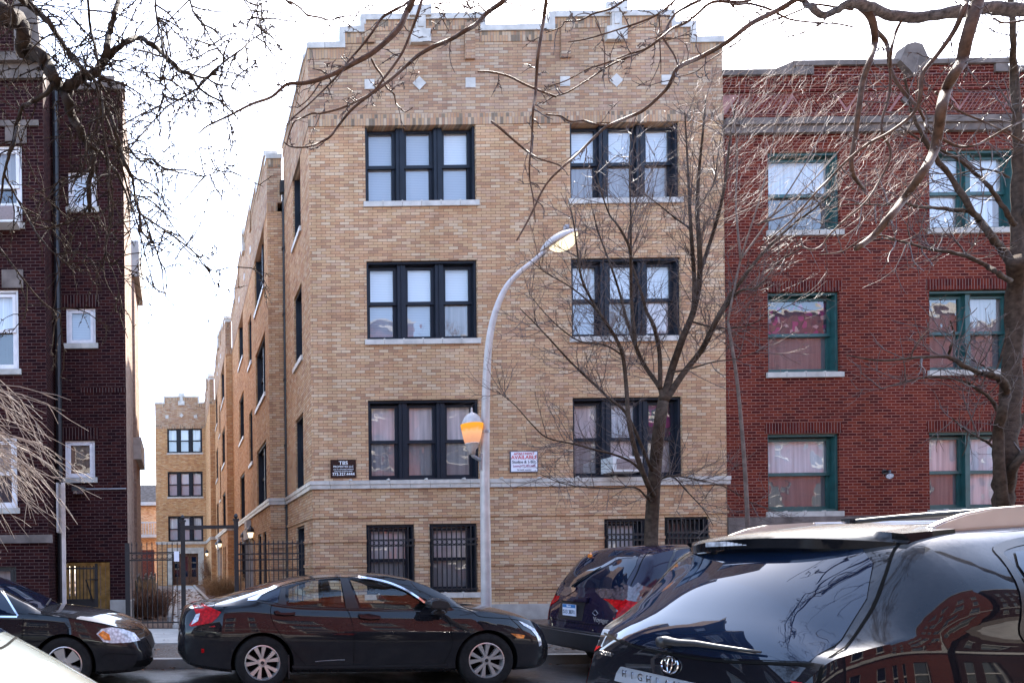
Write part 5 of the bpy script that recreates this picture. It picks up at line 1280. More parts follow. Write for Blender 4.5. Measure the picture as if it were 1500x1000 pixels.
    def line(s, name, pts, wd, mat, view='R', off=.003, parent=None):
        """thin strip (seam or trim) along a local polyline"""
        pts2, _ = smooth([Vector((a, b, 0)) for a, b in pts], [1] * len(pts), 5)
        q = [(p.x, p.y) for p in pts2]; L = []; Rr = []
        for i, p in enumerate(q):
            a = q[max(0, i - 1)]; b = q[min(len(q) - 1, i + 1)]; dx, dy = b[0] - a[0], b[1] - a[1]; l = math.hypot(dx, dy) or 1
            L.append((p[0] - dy / l * wd / 2, p[1] + dx / l * wd / 2)); Rr.append((p[0] + dy / l * wd / 2, p[1] - dx / l * wd / 2))
        mk = {'R': lambda a, b: (s.X + a, s.Yc - 2, b), 'L': lambda a, b: (s.X + a, s.Yc + 2, b), 'B': lambda a, b: (s.X - 1, s.Yc + a, b), 'F': lambda a, b: (s.X + 6, s.Yc + a, b), 'T': lambda a, b: (s.X + a, s.Yc + b, 3)}[view]
        d = {'R': (0, 1, 0), 'L': (0, -1, 0), 'B': (1, 0, 0), 'F': (-1, 0, 0), 'T': (0, 0, -1)}[view]
        A = s.proj([mk(*p) for p in L], d, off); B = s.proj([mk(*p) for p in Rr], d, off); m = MB(); k = len(A)
        m.add(A + B, [(i, i + 1, k + i + 1, k + i) for i in range(k - 1)])
        return m.build(name, mat, parent or s.t, True)
    def on(s, a, b, view='R', off=0):
        mk = {'R': (s.X + a, s.Yc - 2, b), 'L': (s.X + a, s.Yc + 2, b), 'B': (s.X - 1, s.Yc + a, b)}[view]
        return s.proj([mk], {'R': (0, 1, 0), 'L': (0, -1, 0), 'B': (1, 0, 0)}[view], off)[0]
    def put_wheels(s, rim, style, inset=.025, w=.20, spin=0.0):
        for wx in s.wheels:
            for sg in (-1, 1):
                ws = pch(s.C['ws'], wx); yo = s.Yc + sg * (ws - inset); c = (s.X + wx, 0, s.R); R = s.R; r = rim
                def Yf(d): return yo - sg * d
                m = MB()
                m.lathe([(r, Yf(w)), (R - .03, Yf(w)), (R, Yf(w - .04)), (R, Yf(.035)), (R - .012, Yf(.012)), (R - .045, Yf(0)), (r + .02, Yf(.004)), (r, Yf(.012))], c, 40, 'y')
                for k in range(36):     # sidewall ribs
                    pass
                whl = m.build('wheel', 'rubber', s.t, True); sharp(whl, 40)
                m = MB()
                m.lathe([(r, Yf(.012)), (r - .012, Yf(.008)), (r - .022, Yf(.03)), (r - .03, Yf(.12))], c, 40, 'y')
                n = style['n']; rh = style.get('hub', .05)
                for i in range(n):
                    a0 = 2 * PI * i / n + PI / 2 + spin
                    for da in style['spl']:
                        def pt(rad, a, dp): return (c[0] + rad * math.cos(a), Yf(dp), c[2] + rad * math.sin(a))
                        h0, h1 = style['w0'], style['w1']; rr_ = [rh, r * .55, r - .016]; wd = [h0, (h0 + h1) / 2, h1]; an = [a0 + da * .25, a0 + da * .8, a0 + da]
                        vs = []
                        for rad, ww, a in zip(rr_, wd, an):
                            t = ww / 2 / rad; dp = .022 - .010 * (rad / r)
                            vs += [pt(rad, a - t, dp), pt(rad, a + t, dp), pt(rad, a + t * 1.1, dp + .045), pt(rad, a - t * 1.1, dp + .045)]
                        f = []
                        for k in range(2):
                            for e in range(4): f.append((k * 4 + e, k * 4 + (e + 1) % 4, k * 4 + 4 + (e + 1) % 4, k * 4 + 4 + e))
                        m.add(vs, f)
                m.lathe([(0, Yf(.012)), (rh * .6, Yf(.010)), (rh * .62, Yf(.018)), (rh + .012, Yf(.02)), (rh + .02, Yf(.05))], c, 24, 'y')
                rm_ = m.build('rim', style['mat'], whl); sharp(rm_, 30)
                m = MB(); m.lathe([(0, Yf(.085)), (r - .02, Yf(.085)), (r - .02, Yf(.12))], c, 32, 'y'); m.lathe([(0, Yf(.07)), (r * .62, Yf(.072)), (r * .62, Yf(.084))], c, 32, 'y'); m.build('brake_disc', 'well', whl)
                if style.get('cap'):
                    m = MB(); m.lathe([(0, Yf(.009)), (rh * .55, Yf(.009))], c, 20, 'y'); m.build('hub_cap', 'black_trim', whl)

# ---------------------------------------------------------------- black sedan in the centre
YN = 8.2
cx = P(385, 973, YN).x - 1.02
C1 = dict(zt=[(0, .62), (.03, .80), (.09, .96), (.2, 1.015), (.36, 1.045), (.62, 1.10), (.9, 1.18), (1.27, 1.285), (1.72, 1.368), (2.2, 1.398), (2.45, 1.40), (2.82, 1.36), (3.1, 1.26), (3.34, 1.13), (3.54, 1.01), (3.7, .985), (4.0, .945), (4.3, .87), (4.5, .76), (4.58, .64), (4.63, .50)],
          zs=[(0, .56), (.1, .90), (.3, .985), (.8, 1.02), (1.3, .985), (2.0, .955), (3.0, .93), (3.5, .925), (4.0, .87), (4.35, .78), (4.55, .62), (4.63, .45)],
          zb=[(0, .42), (.12, .30), (.35, .24), (.8, .2), (3.6, .19), (4.3, .2), (4.55, .24), (4.63, .32)],
          ws=[(0, .60), (.04, .70), (.12, .78), (.28, .84), (.6, .885), (1.0, .90), (3.6, .90), (4.0, .885), (4.3, .83), (4.48, .75), (4.58, .64), (4.63, .5)],
          wt=[(0, .5), (.2, .70), (.5, .74), (.9, .70), (1.4, .655), (2.0, .645), (2.6, .645), (3.0, .67), (3.4, .72), (3.7, .74), (4.1, .72), (4.4, .62), (4.63, .36)],
          cr=[(0, .03), (.3, .03), (.7, .06), (1.2, .05), (2.4, .045), (3.0, .05), (3.5, .045), (4.2, .06), (4.63, .05)], pw=2.6, bul=.03, sh=.095)
car = Car('sedan', 'black four door sedan parked side-on in front of the tan building', 'car', cx, YN + .9, C1, (1.02, 3.72), .33, 'pt_black')
def sd(pts, Y, X=None): 
    X = car.X if X is None else X
    return [(P(a, b, Y).x - X, P(a, b, Y).z) for a, b in pts]
GYs = 8.33
fw = sd([(512.5, 848), (535, 848.5), (556, 852.5), (575, 858), (593, 866), (610, 877), (620, 886), (615, 892), (570, 891), (525, 889)], GYs)
rw = sd([(421, 862), (440, 854.5), (460, 850), (480, 848), (500, 847), (506, 889), (470, 887.5), (420, 885), (419, 872)], GYs)
qw = sd([(376, 877.5), (392, 869), (413, 861.5), (409, 872), (406, 882), (390, 879.5)], GYs)
# hollow cabin, then cut the side windows through the shell
cav = sd([(425, 866), (455, 855), (500, 851), (545, 853), (585, 866), (612, 884), (610, 905), (420, 905)], GYs)
m = MB(); m.prism(cav, YN + .9 - .60, YN + .9 + .60); car.boolean(m, 2)
for w_ in (fw, rw):
    m = MB(); m.prism(w_, YN - .3, YN + 2.1); car.boolean(m, 1)
car.arches(.05); car.finish()
for v in ('R', 'L'):
    for w_ in (fw, rw):
        car.patch('side_window', w_, 'carglass', v, -.012, cell=.12)
    car.patch('quarter_window', qw, 'tint', v, .004)
    car.patch('pillar', sd([(501, 846), (512, 846.5), (525, 890), (506, 890)], GYs), 'black_trim', v, .004)
    car.patch('pillar', sd([(414, 861), (420.5, 860.5), (418, 872), (419.5, 886), (407, 884), (410, 872)], GYs), 'black_trim', v, .004)
    o = car.line('window_trim', sd([(364, 878), (376, 873.5), (392, 865.5), (413, 857), (440, 850), (470, 845.2), (501, 843.6), (530, 844.8), (556, 848.8), (575, 854), (594, 862.5), (612, 874.5), (621, 882)], GYs), .024, 'chrome', v, .006)
    car.patch('window_trim', sd([(362, 879.5), (378, 872), (386, 869.5), (376, 878.5)], GYs), 'chrome', v, .005)
    car.line('window_sill', sd([(376, 880), (420, 887.5), (470, 890), (525, 891.5), (570, 893.5), (614, 894.5)], GYs), .012, 'black_trim', v, .005)
    # seams, handles, sill
    for q in ([(400, 884), (397, 897), (402, 915), (418, 938), (438, 962), (450, 976)], [(509, 890), (515, 905), (518, 930), (518, 975)], [(640, 889), (657, 906), (661, 925), (661, 948), (650, 972)]):
        car.line('door_seam', sd(q, 8.22), .007, 'well', v, .0025)
    for q in ([(402, 895), (418, 893.5), (433, 896), (433, 900), (418, 901), (404, 899)], [(526, 900), (542, 899), (558, 902), (558, 906), (542, 907), (528, 905)]):
        car.patch('door_handle', sd(q, 8.22), 'pt_black', v, .012, thick=.018)
    car.line('sill_trim', sd([(428, 976), (480, 976.5), (560, 975), (655, 973)], 8.22), .03, 'black_trim', v, .006)
    car.line('sill_trim', sd([(462, 968), (488, 966), (505, 965.5)], 8.22), .012, 'chrome', v, .006)
    car.patch('tail_lamp', sd([(281, 884), (296, 884.5), (309, 889), (323, 895), (318, 902), (309, 910), (296, 913), (280, 916), (277, 914), (288, 900)], 8.42), 'red_lens', v, .006, cell=.03)
    car.patch('reverse_lamp', sd([(287, 899), (293, 897), (290, 908), (280, 914)], 8.42), 'clear_lens', v, .011, cell=.03)
    car.patch('reflector', sd([(295, 949), (299, 949), (299, 955), (295, 955)], 8.3), 'red_lens', v, .006)
    car.patch('side_marker', sd([(742, 926), (754, 927), (764, 929), (762, 933), (752, 933)], 8.32), 'amber_lens', v, .006)
    car.patch('head_lamp', sd([(750, 907), (764, 913), (775, 919), (783, 932), (785, 942), (780, 944), (776, 930), (768, 920), (757, 914)], 8.45), 'clear_lens', v, .006, cell=.03)
    car.line('bonnet_seam', sd([(648, 887), (675, 890), (690, 896), (700, 902), (740, 905), (760, 908)], 8.35), .006, 'well', v, .003)
    car.line('boot_seam', sd([(299, 884), (310, 889), (318, 880)], 8.4), .006, 'well', v, .003)
for sg in (-1, 1):
    m = MB(); q = P(641, 884, 8.12); x, z = q.x, q.z; yy = car.Yc + sg * (.93 + .08)
    prof = [(x - .14, z - .02), (x - .12, z + .055), (x - .02, z + .075), (x + .09, z + .045), (x + .13, z - .03), (x + .05, z - .065), (x - .1, z - .06)]
    m.prism(prof, yy - .09, yy + .09); m.prism([(x + .0, z - .07), (x + .1, z - .06), (x + .12, z - .14), (x - .05, z - .13)], car.Yc + sg * .83, car.Yc + sg * .96)
    o = m.build('wing_mirror', 'black_trim', car.t)
    bm = bmesh.new(); bm.from_mesh(o.data); bmesh.ops.bevel(bm, geom=bm.edges[:], offset=.02, segments=3, affect='EDGES'); bm.to_mesh(o.data); bm.free(); sharp(o, 50)
for sy in (-.36, .36):
    for sx, nm in ((2.95 - .35, 'front'), (1.75, 'rear')):
        m = MB(); m.box(car.X + sx - .5, car.X + sx, car.Yc + sy - .24, car.Yc + sy + .24, .5, .62); m.box(car.X + sx - .62, car.X + sx - .48, car.Yc + sy - .23, car.Yc + sy + .23, .6, 1.0); m.box(car.X + sx - .62, car.X + sx - .53, car.Yc + sy - .12, car.Yc + sy + .12, 1.02, 1.18)
        m.build('seat', 'seat', car.t)
car.patch('windscreen', [(3.12, -.52), (3.52, -.62), (3.56, 0), (3.52, .62), (3.12, .52), (3.08, 0)], 'tint', 'T', .004)
car.patch('rear_window', [(.72, -.50), (1.5, -.5), (1.55, 0), (1.5, .5), (.72, .50), (.66, 0)], 'tint', 'T', .004)
car.patch('grille', [(-.5, .45), (.5, .45), (.56, .62), (-.56, .62)], 'black_trim', 'F', .006)
m = MB()
for sg in (-1, 1): m.box(car.X + 1.33, car.X + 1.345, car.Yc + sg * .62, car.Yc + sg * .87, .14, .42); 
m.build('mud_flap', 'black_trim', car.t)
car.put_wheels(.215, dict(n=5, spl=(-.27, .27), w0=.022, w1=.052, hub=.04, mat='silver', cap=1), spin=.15)

# ---------------------------------------------------------------- plum minivan
C2 = dict(zt=[(0, .62), (.03, .80), (.06, .95), (.12, 1.12), (.18, 1.34), (.28, 1.51), (.40, 1.64), (.57, 1.695), (1.1, 1.72), (2.2, 1.72), (3.0, 1.66), (3.5, 1.48), (4.0, 1.16), (4.4, 1.02), (4.75, .86), (4.9, .6)],
          zs=[(0, .55), (.05, .85), (.3, 1.06), (.8, 1.08), (3.2, 1.02), (4.0, .98), (4.5, .85), (4.9, .5)],
          zb=[(0, .42), (.2, .30), (.8, .22), (4.3, .22), (4.9, .34)],
          ws=[(0, .66), (.04, .78), (.1, .86), (.22, .92), (.45, .96), (4.0, .97), (4.5, .88), (4.8, .7), (4.9, .5)],
          wt=[(0, .6), (.06, .72), (.2, .72), (.4, .70), (.8, .70), (3.0, .68), (4.0, .8), (4.9, .42)],
          cr=[(0, .05), (.06, .12), (.15, .2), (.3, .2), (.5, .12), (.9, .07), (4.0, .05), (4.9, .05)], pw=2.6, bul=.05)
vx = 5.31
van = Car('minivan', 'dark plum minivan seen from behind with blue licence plate', 'minivan', vx, 9.15, C2, (.95, 3.85), .34, 'pt_plum')
van.arches(.05); van.finish()
van.patch('rear_window', [(-.70, 1.16), (.70, 1.16), (.66, 1.45), (.58, 1.60), (.3, 1.655), (-.3, 1.655), (-.58, 1.60), (-.66, 1.45)], 'tint', 'B', .005)
van.line('tailgate_seam', [(-.79, .62), (-.77, 1.1), (-.70, 1.45), (-.62, 1.62)], .008, 'well', 'B'); van.line('tailgate_seam', [(.79, .62), (.77, 1.1), (.70, 1.45), (.62, 1.62)], .008, 'well', 'B'); van.line('tailgate_seam', [(-.8, .70), (0, .69), (.8, .70)], .008, 'well', 'B')
for v in ('R', 'L'):
    van.patch('side_window', [(.62, 1.13), (.66, 1.35), (.78, 1.53), (.95, 1.62), (1.9, 1.64), (1.9, 1.10)], 'tint', v, .005)
    van.patch('side_window', [(1.98, 1.10), (1.98, 1.64), (2.8, 1.60), (2.8, 1.08)], 'tint', v, .005)
    van.patch('side_window', [(2.88, 1.08), (2.88, 1.58), (3.2, 1.5), (3.7, 1.14)], 'tint', v, .005)
    van.line('window_seal', [(.59, 1.1), (.62, 1.36), (.76, 1.56), (.95, 1.66), (1.95, 1.68)], .022, 'black_trim', v, .003)
    van.line('door_seam', [(1.94, 1.68), (1.95, .9), (1.9, .3)], .008, 'well', v); van.line('door_seam', [(2.84, 1.64), (2.84, .8), (2.8, .3)], .008, 'well', v)
for s in (-1, 1):
    sa = [(s * .74, .68), (s * .93, .66), (s * .95, .98), (s * .76, 1.04)]; sb = [(s * .765, 1.045), (s * .945, .985), (s * .90, 1.16), (s * .80, 1.24)]
    van.patch('tail_lamp', sa, 'red_lens', 'B', .008, cell=.04); van.patch('tail_lamp', sb, 'smoke_lens', 'B', .008, cell=.04)
    van.patch('tail_lamp', [(.06, .68), (.22, .68), (.26, .86), (.25, 1.0), (.10, 1.03)], 'red_lens', 'R' if s < 0 else 'L', .007, cell=.04)
    van.patch('tail_lamp', [(.10, 1.035), (.25, 1.005), (.27, 1.12), (.2, 1.23), (.13, 1.15)], 'smoke_lens', 'R' if s < 0 else 'L', .007, cell=.04)
m = MB(); pl = [(-.10, -.86), (-.14, -.5), (-.15, 0), (-.14, .5), (-.10, .86), (.02, .95), (.5, .985), (.5, .9), (.08, .8), (.08, -.8), (.5, -.9), (.5, -.985), (.02, -.95)]
m.prism([(vx + a, 9.15 + b) for a, b in pl], .36, .60, 'z'); o = m.build('bumper', 'black_trim', van.t); bm = bmesh.new(); bm.from_mesh(o.data); bmesh.ops.bevel(bm, geom=bm.edges[:], offset=.025, segments=3, affect='EDGES'); bm.to_mesh(o.data); bm.free(); sharp(o, 40)
van.patch('plate_recess', [(-.10, .72), (.48, .72), (.48, 1.0), (-.10, 1.0)], 'black_trim', 'B', .003)
van.patch('plate_garnish', [(-.16, .97), (.52, .97), (.52, 1.03), (-.16, 1.03)], 'pt_plum', 'B', .01, thick=.03)
pc = van.on(.19, .85, 'B', .02); m = MB(); m.box(pc.x - .012, pc.x - .002, pc.y - .155, pc.y + .155, .775, .93); pt = m.build('licence_plate', 'signwhite', van.t)
t_ = NT('plate_blue'); t_.pbr((.03, .18, .42), .4); M['plateblue'] = t_.m
m = MB(); m.box(pc.x - .0135, pc.x - .0122, pc.y - .15, pc.y + .15, .885, .928); m.build('plate_band', 'plateblue', pt)
RB = Matrix(((0, 0, -1, 0), (-1, 0, 0, 0), (0, 1, 0, 0), (0, 0, 0, 1)))
text('plate_lettering', 'Illinois', 'inkwhite', pt, (pc.x - .0145, pc.y, .906), .04, RB); text('plate_lettering', 'S13 3871', 'inkgrey', pt, (pc.x - .0135, pc.y, .825), .075, RB)
em = van.on(-.36, .84, 'B', .008); m = MB()
dm_ = [(0, .045), (.06, 0), (0, -.03), (-.06, 0)]
for i in range(4):
    a, b = dm_[i], dm_[(i + 1) % 4]; m.tube([(em.x, em.y + a[0], em.z + a[1]), (em.x, em.y + b[0], em.z + b[1])], .004, 5)
m.build('emblem', 'alu', van.t)
ng = van.on(-.5, .76, 'B', .012); text('model_lettering', 'Voyager', 'silver', van.t, (ng.x, ng.y, ng.z), .09, RB)
ob = van.on(.22, 1.58, 'B', .012); m = MB(); m.lathe([(0, 0), (.045, -.006), (.03, -.03), (0, -.035)], (ob.x, ob.y, ob.z), 7, 'x'); m.build('leaf_sticker', 'amber_lens', van.t)
m = MB(); w0 = van.on(.3, 1.17, 'B', .02); w1 = van.on(-.2, 1.42, 'B', .02); m.tube([tuple(w0), tuple((w0 + w1) / 2 + Vector((-.02, 0, 0))), tuple(w1)], [.014, .01, .008], 6); m.build('rear_wiper', 'black_trim', van.t)
van.put_wheels(.2, dict(n=5, spl=(0,), w0=.06, w1=.12, hub=.06, mat='silver'))

# ---------------------------------------------------------------- black saloon at the left, front half in view
IX = P(224, 940, 9).x - 5.05
C3 = dict(zt=[(0, .6), (.1, .95), (.4, 1.05), (1.0, 1.12), (1.5, 1.36), (2.2, 1.47), (2.7, 1.46), (3.1, 1.34), (3.5, 1.14), (3.72, 1.03), (4.0, 1.0), (4.4, .94), (4.75, .83), (4.95, .70), (5.02, .60), (5.06, .48)],
          zs=[(0, .55), (.2, .9), (1, 1.0), (3.4, .95), (3.8, .93), (4.3, .86), (4.8, .72), (5.06, .42)],
          zb=[(0, .36), (.4, .22), (4.5, .2), (4.9, .22), (5.06, .30)],
          ws=[(0, .6), (.2, .82), (.7, .91), (4.0, .925), (4.5, .90), (4.8, .83), (4.95, .74), (5.03, .6), (5.06, .45)],
          wt=[(0, .5), (1.0, .7), (1.6, .6), (2.6, .62), (3.2, .68), (3.7, .78), (4.3, .76), (4.8, .62), (5.06, .32)],
          cr=[(0, .05), (1.5, .08), (2.6, .08), (3.3, .07), (3.8, .05), (4.6, .07), (5.06, .05)], pw=2.5, bul=.03)
imp = Car('sedan', 'black sedan with large clear headlamp parked before the dark brick house', 'car', IX, YN + .925, C3, (1.15, P(93, 975, YN).x - IX), .335, 'pt_black')
imp.arches(.05); imp.finish()
im = lambda pts, Y=8.4: sd(pts, Y, imp.X)
for v in ('R', 'L'):
    imp.patch('side_window', im([(-120, 850), (-40, 852), (0, 868), (27, 899), (-120, 897)], 8.35), 'tint', v, .004)
    imp.line('window_trim', im([(-60, 846), (-20, 854), (2, 868), (29, 900.5)], 8.35), .02, 'chrome', v, .005); imp.line('window_trim', im([(-120, 899), (-40, 901), (28, 902)], 8.35), .018, 'chrome', v, .006)
    imp.patch('head_lamp', im([(145, 925), (152, 918), (165, 916), (182, 919), (197, 925), (206, 936), (190, 938), (165, 938), (155, 936)], 8.5), 'clear_lens', v, .007, cell=.04)
    imp.patch('turn_lamp', im([(147.5, 925.5), (154, 920.5), (163, 926), (165, 934), (156, 933)], 8.5), 'amber_lens', v, .013, cell=.03)
    imp.line('door_seam', im([(33, 905), (33, 930), (28, 970)], 8.22), .007, 'well', v); imp.line('wing_seam', im([(150, 962), (160, 955), (200, 958)], 8.35), .007, 'well', v)
    imp.line('bonnet_seam', im([(45, 897), (100, 903), (150, 912), (205, 925)], 8.4), .007, 'well', v)
imp.patch('windscreen', [(3.05, -.55), (3.7, -.70), (3.76, 0), (3.7, .70), (3.05, .55), (3.0, 0)], 'tint', 'T', .004)
imp.patch('grille', [(-.45, .46), (.45, .46), (.5, .62), (-.5, .62)], 'black_trim', 'F', .006)
for s in (-1, 1): imp.patch('fog_recess', [(s * .42, .28), (s * .78, .28), (s * .78, .36), (s * .42, .36)], 'well', 'F', .005)
m = MB(); a, b = imp.proj([(imp.X + 3.72, imp.Yc - .5, 3), (imp.X + 3.62, imp.Yc + .3, 3)], (0, 0, -1), .02); m.tube([a, b], .012, 6); m.build('wiper', 'black_trim', imp.t)
imp.put_wheels(.22, dict(n=5, spl=(0,), w0=.07, w1=.14, hub=.07, mat='silver'), spin=.35)

# ---------------------------------------------------------------- dusty silver car at the bottom left corner
sx_ = -3.86
C4 = dict(zt=[(0, .6), (.1, .95), (.5, 1.2), (1.2, 1.42), (1.9, 1.48), (2.3, 1.42), (2.65, 1.26), (3.0, 1.07), (3.3, .90), (3.55, .76), (3.72, .62), (3.8, .45)],
          zs=[(0, .55), (.2, .85), (.8, .95), (2.4, .92), (3.0, .84), (3.4, .72), (3.8, .38)],
          zb=[(0, .35), (.4, .2), (3.4, .2), (3.8, .3)], ws=[(0, .6), (.2, .78), (.7, .86), (3.0, .87), (3.4, .8), (3.65, .66), (3.8, .45)],
          wt=[(0, .5), (.6, .62), (1.5, .58), (2.2, .60), (2.9, .68), (3.3, .64), (3.8, .3)], cr=[(0, .05), (1, .08), (2.2, .08), (3.0, .06), (3.8, .05)], pw=2.4, bul=.03)
slv = Car('hatchback', 'dusty silver hatchback whose sloping windscreen fills the bottom left corner', 'car', sx_, 3.42, C4, (.7, 3.1), .30, 'pt_silver')
slv.arches(.04); slv.finish()
slv.patch('windscreen', [(2.36, -.54), (2.84, -.60), (2.91, 0), (2.84, .60), (2.36, .54), (2.30, 0)], 'tint', 'T', .004)
for v in ('R', 'L'): slv.patch('side_window', [(1.0, .98), (1.1, 1.34), (1.9, 1.36), (2.25, 1.28), (2.75, 1.0)], 'tint', v, .004)
slv.line('bonnet_seam', [(2.9, -.62), (2.97, 0), (2.9, .62)], .012, 'well', 'T', .004)
slv.patch('head_lamp', [(3.3, .62), (3.55, .56), (3.5, .68), (3.3, .76)], 'clear_lens', 'R', .005)
slv.put_wheels(.19, dict(n=5, spl=(0,), w0=.06, w1=.10, hub=.06, mat='silver'))

# ---------------------------------------------------------------- large black SUV at the right front
UX, UY = 2.57, 3.80
C5 = dict(zt=[(0, .58), (.04, .68), (.10, .74), (.135, .80), (.155, .90), (.18, 1.03), (.30, 1.20), (.46, 1.38), (.62, 1.52), (.72, 1.60), (.80, 1.622), (1.0, 1.645), (1.5, 1.668), (2.3, 1.672), (2.9, 1.62), (3.3, 1.46), (3.75, 1.16), (4.2, 1.06), (4.6, .96), (4.75, .7), (4.79, .5)],
          zs=[(0, .52), (.1, .68), (.17, .86), (.3, 1.05), (.55, 1.13), (1.0, 1.12), (3.4, 1.06), (4.2, .96), (4.79, .45)],
          zb=[(0, .40), (.3, .30), (.8, .26), (4.2, .26), (4.79, .36)],
          ws=[(0, .64), (.05, .71), (.12, .75), (.2, .79), (.32, .865), (.5, .93), (.8, .955), (4.0, .955), (4.5, .88), (4.79, .55)],
          wt=[(0, .56), (.12, .66), (.2, .71), (.35, .725), (.55, .715), (.72, .70), (1.0, .69), (2.5, .68), (3.3, .72), (3.8, .82), (4.79, .45)],
          cr=[(0, .05), (.13, .10), (.18, .17), (.3, .19), (.5, .17), (.65, .12), (.8, .07), (1.0, .055), (3.5, .05), (4.79, .05)], pw=2.3, bul=[(0, .03), (.5, .04), (.95, .10), (2.6, .09), (3.6, .03)], sh=.04)
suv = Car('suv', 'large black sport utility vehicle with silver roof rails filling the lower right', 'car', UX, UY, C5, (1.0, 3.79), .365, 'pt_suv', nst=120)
suv.arches(.06); suv.finish(40)
suv.patch('rear_window', [(-.72, 1.02), (-.3, .985), (0, .98), (.3, .985), (.72, 1.02), (.735, 1.12), (.70, 1.30), (.62, 1.46), (.5, 1.55), (0, 1.585), (-.5, 1.55), (-.62, 1.46), (-.70, 1.30), (-.735, 1.12)], 'tint', 'B', .004, cell=.04)
suv.line('tailgate_seam', [(-.625, 1.575), (-.69, 1.42), (-.75, 1.22), (-.785, 1.0), (-.77, .70)], .010, 'well', 'B', .003); suv.line('tailgate_seam', [(.60, 1.575), (.70, 1.42), (.775, 1.22), (.80, 1.0), (.79, .70)], .010, 'well', 'B', .003)
suv.line('window_seal', [(-.75, 1.01), (-.3, .97), (0, .965), (.3, .97), (.75, 1.01)], .012, 'well', 'B', .006)
# spoiler
m = MB(); n = 28; prof = []
for i in range(n + 1):
    y = -.665 + 1.33 * i / n; e = abs(y / .665); xx = .56 + .20 * e ** 2.6; zt_ = 1.612 - .05 * e ** 2.2; hh = .055 * (1 - .75 * e ** 5) + .01
    prof.append([(UX + xx, UY + y, zt_ - .012), (UX + xx + .015, UY + y, zt_), (UX + .74, UY + y, zt_ + .032), (UX + .98, UY + y, zt_ + .05 + .012 * (1 - e)), (UX + .98, UY + y, zt_ - .03), (UX + .74, UY + y, zt_ - .06), (UX + xx + .06, UY + y, zt_ - hh - .02), (UX + xx + .012, UY + y, zt_ - hh)])
k = 8; m.add([p for r in prof for p in r], [(i * k + j, i * k + (j + 1) % k, (i + 1) * k + (j + 1) % k, (i + 1) * k + j) for i in range(n) for j in range(k)] + [tuple(range(k)), tuple(range(n * k, n * k + k))])
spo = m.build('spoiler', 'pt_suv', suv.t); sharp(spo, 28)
m = MB()
for i in range(12):
    y = -.16 + .32 * i / 12; e = abs(y / .665); xx = UX + .56 + .20 * e ** 2.6; m.box(xx + .004, xx + .02, UY + y + .12, UY + y + .12 + .024, 1.565, 1.592)
m.build('brake_lamp', 'clear_lens', spo)
# roof rails
for s in (-1, 1):
    yb = UY + s * .60; pr = []
    zr_ = lambda x: pch(C5['zt'], x) - .012
    pts = [(.93, .0), (.99, .022), (1.08, .046), (1.2, .062), (1.5, .066)]
    for x, h in pts: pr.append((UX + x, zr_(x) + h))
    low = [(UX + x, zr_(x) - .03) for x, h in reversed(pts)]
    m = MB(); m.prism(pr + low, yb - .022, yb + .022); 
    pr2 = [(UX + 2.55, zr_(2.55) + .066), (UX + 2.8, zr_(2.8) + .05), (UX + 3.0, zr_(3.0) + .0)]; m.prism(pr2 + [(UX + 3.0, zr_(3.0) - .04), (UX + 2.55, zr_(2.55) - .03)], yb - .022, yb + .022)
    a = [(UX + x, yb, zr_(x) + .050) for x in (1.5, 1.7, 2.0, 2.3, 2.6)]; m.tube(a, .019, 8)
    rl = m.build('roof_rail', 'silver', suv.t); bm = bmesh.new(); bm.from_mesh(rl.data); bmesh.ops.bevel(bm, geom=[e for e in bm.edges if e.is_manifold and e.calc_face_angle(0) > .6], offset=.008, segments=2, affect='EDGES'); bm.to_mesh(rl.data); bm.free(); sharp(rl, 40)
for x in (1.75, 2.45):
    m = MB(); m.tube([(UX + x, UY - .60, 1.722), (UX + x, UY - .3, 1.730), (UX + x, UY + .3, 1.730), (UX + x, UY + .60, 1.722)], .016, 8); m.box(UX + x - .04, UX + x + .04, UY - .63, UY - .57, 1.70, 1.742); m.box(UX + x - .04, UX + x + .04, UY + .57, UY + .63, 1.70, 1.742); m.build('cross_bar', 'black_trim', suv.t)
# side glass, lamps, trims
for v in ('R', 'L'):
    suv.patch('quarter_window', [(.99, 1.19), (1.04, 1.44), (1.09, 1.50), (1.75, 1.56), (1.75, 1.15), (1.05, 1.15)], 'tint', v, .006, cell=.04)
    suv.line('window_seal', [(1.8, 1.12), (1.1, 1.12), (.975, 1.15), (.965, 1.25), (1.01, 1.45), (1.07, 1.525), (1.4, 1.575), (1.8, 1.59)], .028, 'black_trim', v, .004)
    suv.patch('side_window', [(1.83, 1.14), (1.83, 1.57), (2.6, 1.55), (2.65, 1.12)], 'tint', v, .005); suv.patch('side_window', [(2.72, 1.12), (2.72, 1.53), (3.0, 1.46), (3.55, 1.14)], 'tint', v, .005)
    suv.line('door_seam', [(1.79, 1.6), (1.79, 1.0), (1.6, .72), (1.5, .4)], .009, 'well', v); suv.line('door_seam', [(2.68, 1.56), (2.68, .8), (2.64, .35)], .009, 'well', v)
    suv.line('roof_channel', [(.8, 1.585), (1.2, 1.63), (2.2, 1.665), (2.9, 1.60)], .014, 'black_trim', v, .004)
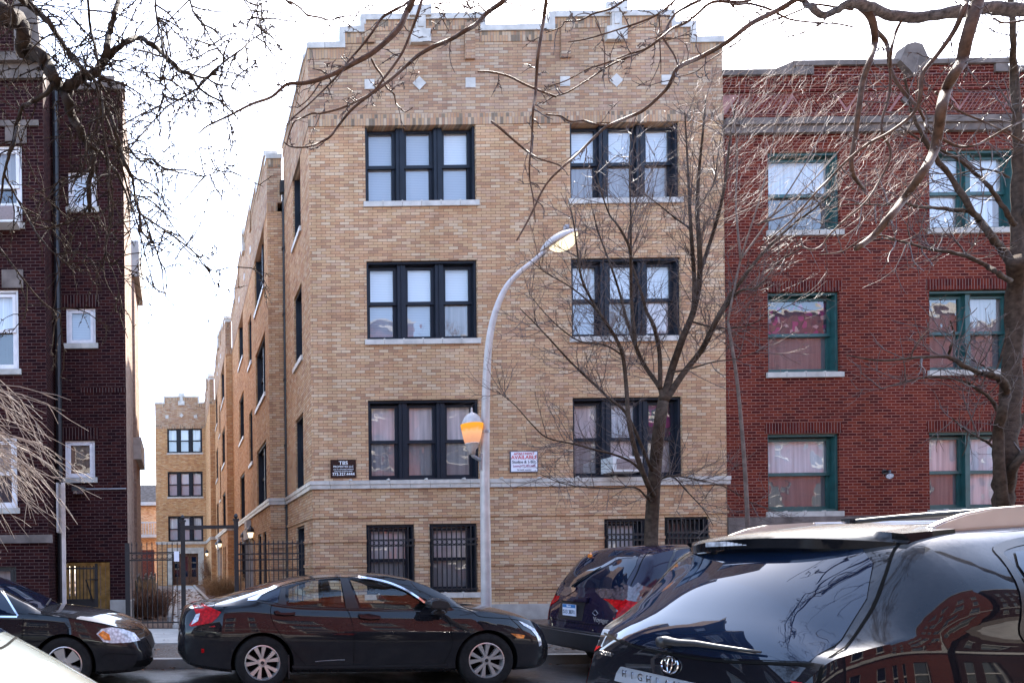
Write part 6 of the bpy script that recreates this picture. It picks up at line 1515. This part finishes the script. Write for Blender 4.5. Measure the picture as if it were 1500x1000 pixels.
for s in (-1, 1):
    suv.patch('tail_lamp', [(s * .73, .62), (s * .90, .60), (s * .92, .92), (s * .80, .93), (s * .76, .88)], 'red_lens', 'B', .007, cell=.04)
    suv.patch('tail_lamp', [(.1, .62), (.34, .60), (.42, .80), (.38, .92), (.2, .93)], 'red_lens', 'L' if s > 0 else 'R', .006, cell=.04)
    suv.patch('turn_lamp', [(s * .77, .74), (s * .895, .73), (s * .895, .83), (s * .78, .84)], 'amber_lens', 'B', .013, cell=.03)
# badges
ec = suv.on(0, .905, 'B', .004); m = MB()
def ell(cy, cz, a, b, r=.0055, n=28):
    pts = [suv.on(cy + a * math.cos(2 * PI * k / n), .905 + cz + b * math.sin(2 * PI * k / n), 'B', .008) for k in range(n + 1)]; m.tube(pts, r, 6, cap=False)
ell(0, 0, .062, .045); ell(0, .020, .040, .017, .0038); ell(0, .002, .017, .040, .0038)
m.build('emblem', 'chrome', suv.t)
for i, chx in enumerate('TOYOTA'):
    q = suv.on(.66 - i * .024, .895, 'B', .006); text('maker_lettering', chx, 'silver', suv.t, tuple(q), .036, RB, ext=.002)
suv.patch('plate_garnish', [(-.40, .75), (.40, .75), (.41, .80), (.385, .84), (-.385, .84), (-.41, .80)], 'alu', 'B', .012, thick=.012)
for i, chx in enumerate('HIGHLANDER'):
    q = suv.on(.325 - i * .072, .797, 'B', .028); text('model_lettering', chx, 'chrome', suv.t, tuple(q), .06, RB, ext=.004)
# rear wiper
a = suv.on(.03, 1.025, 'B', .03); 
m = MB(); m.lathe([(0, -.045), (.03, -.04), (.034, 0), (.03, .02)], tuple(a), 14, 'x'); pts = [suv.on(.03 - .56 * f, 1.03 + .0 * f, 'B', .045 - .02 * f) for f in (0, .06, .2, .4, .6, .8, 1)]
m.tube(pts, [.024, .024, .02, .017, .013, .010, .006], 8); m.tube([suv.on(.07, 1.02, 'B', .04), suv.on(.045, .99, 'B', .02)], .012, 6); m.build('rear_wiper', 'black_trim', suv.t, True)
suv.put_wheels(.24, dict(n=5, spl=(0,), w0=.06, w1=.12, hub=.06, mat='silver'))
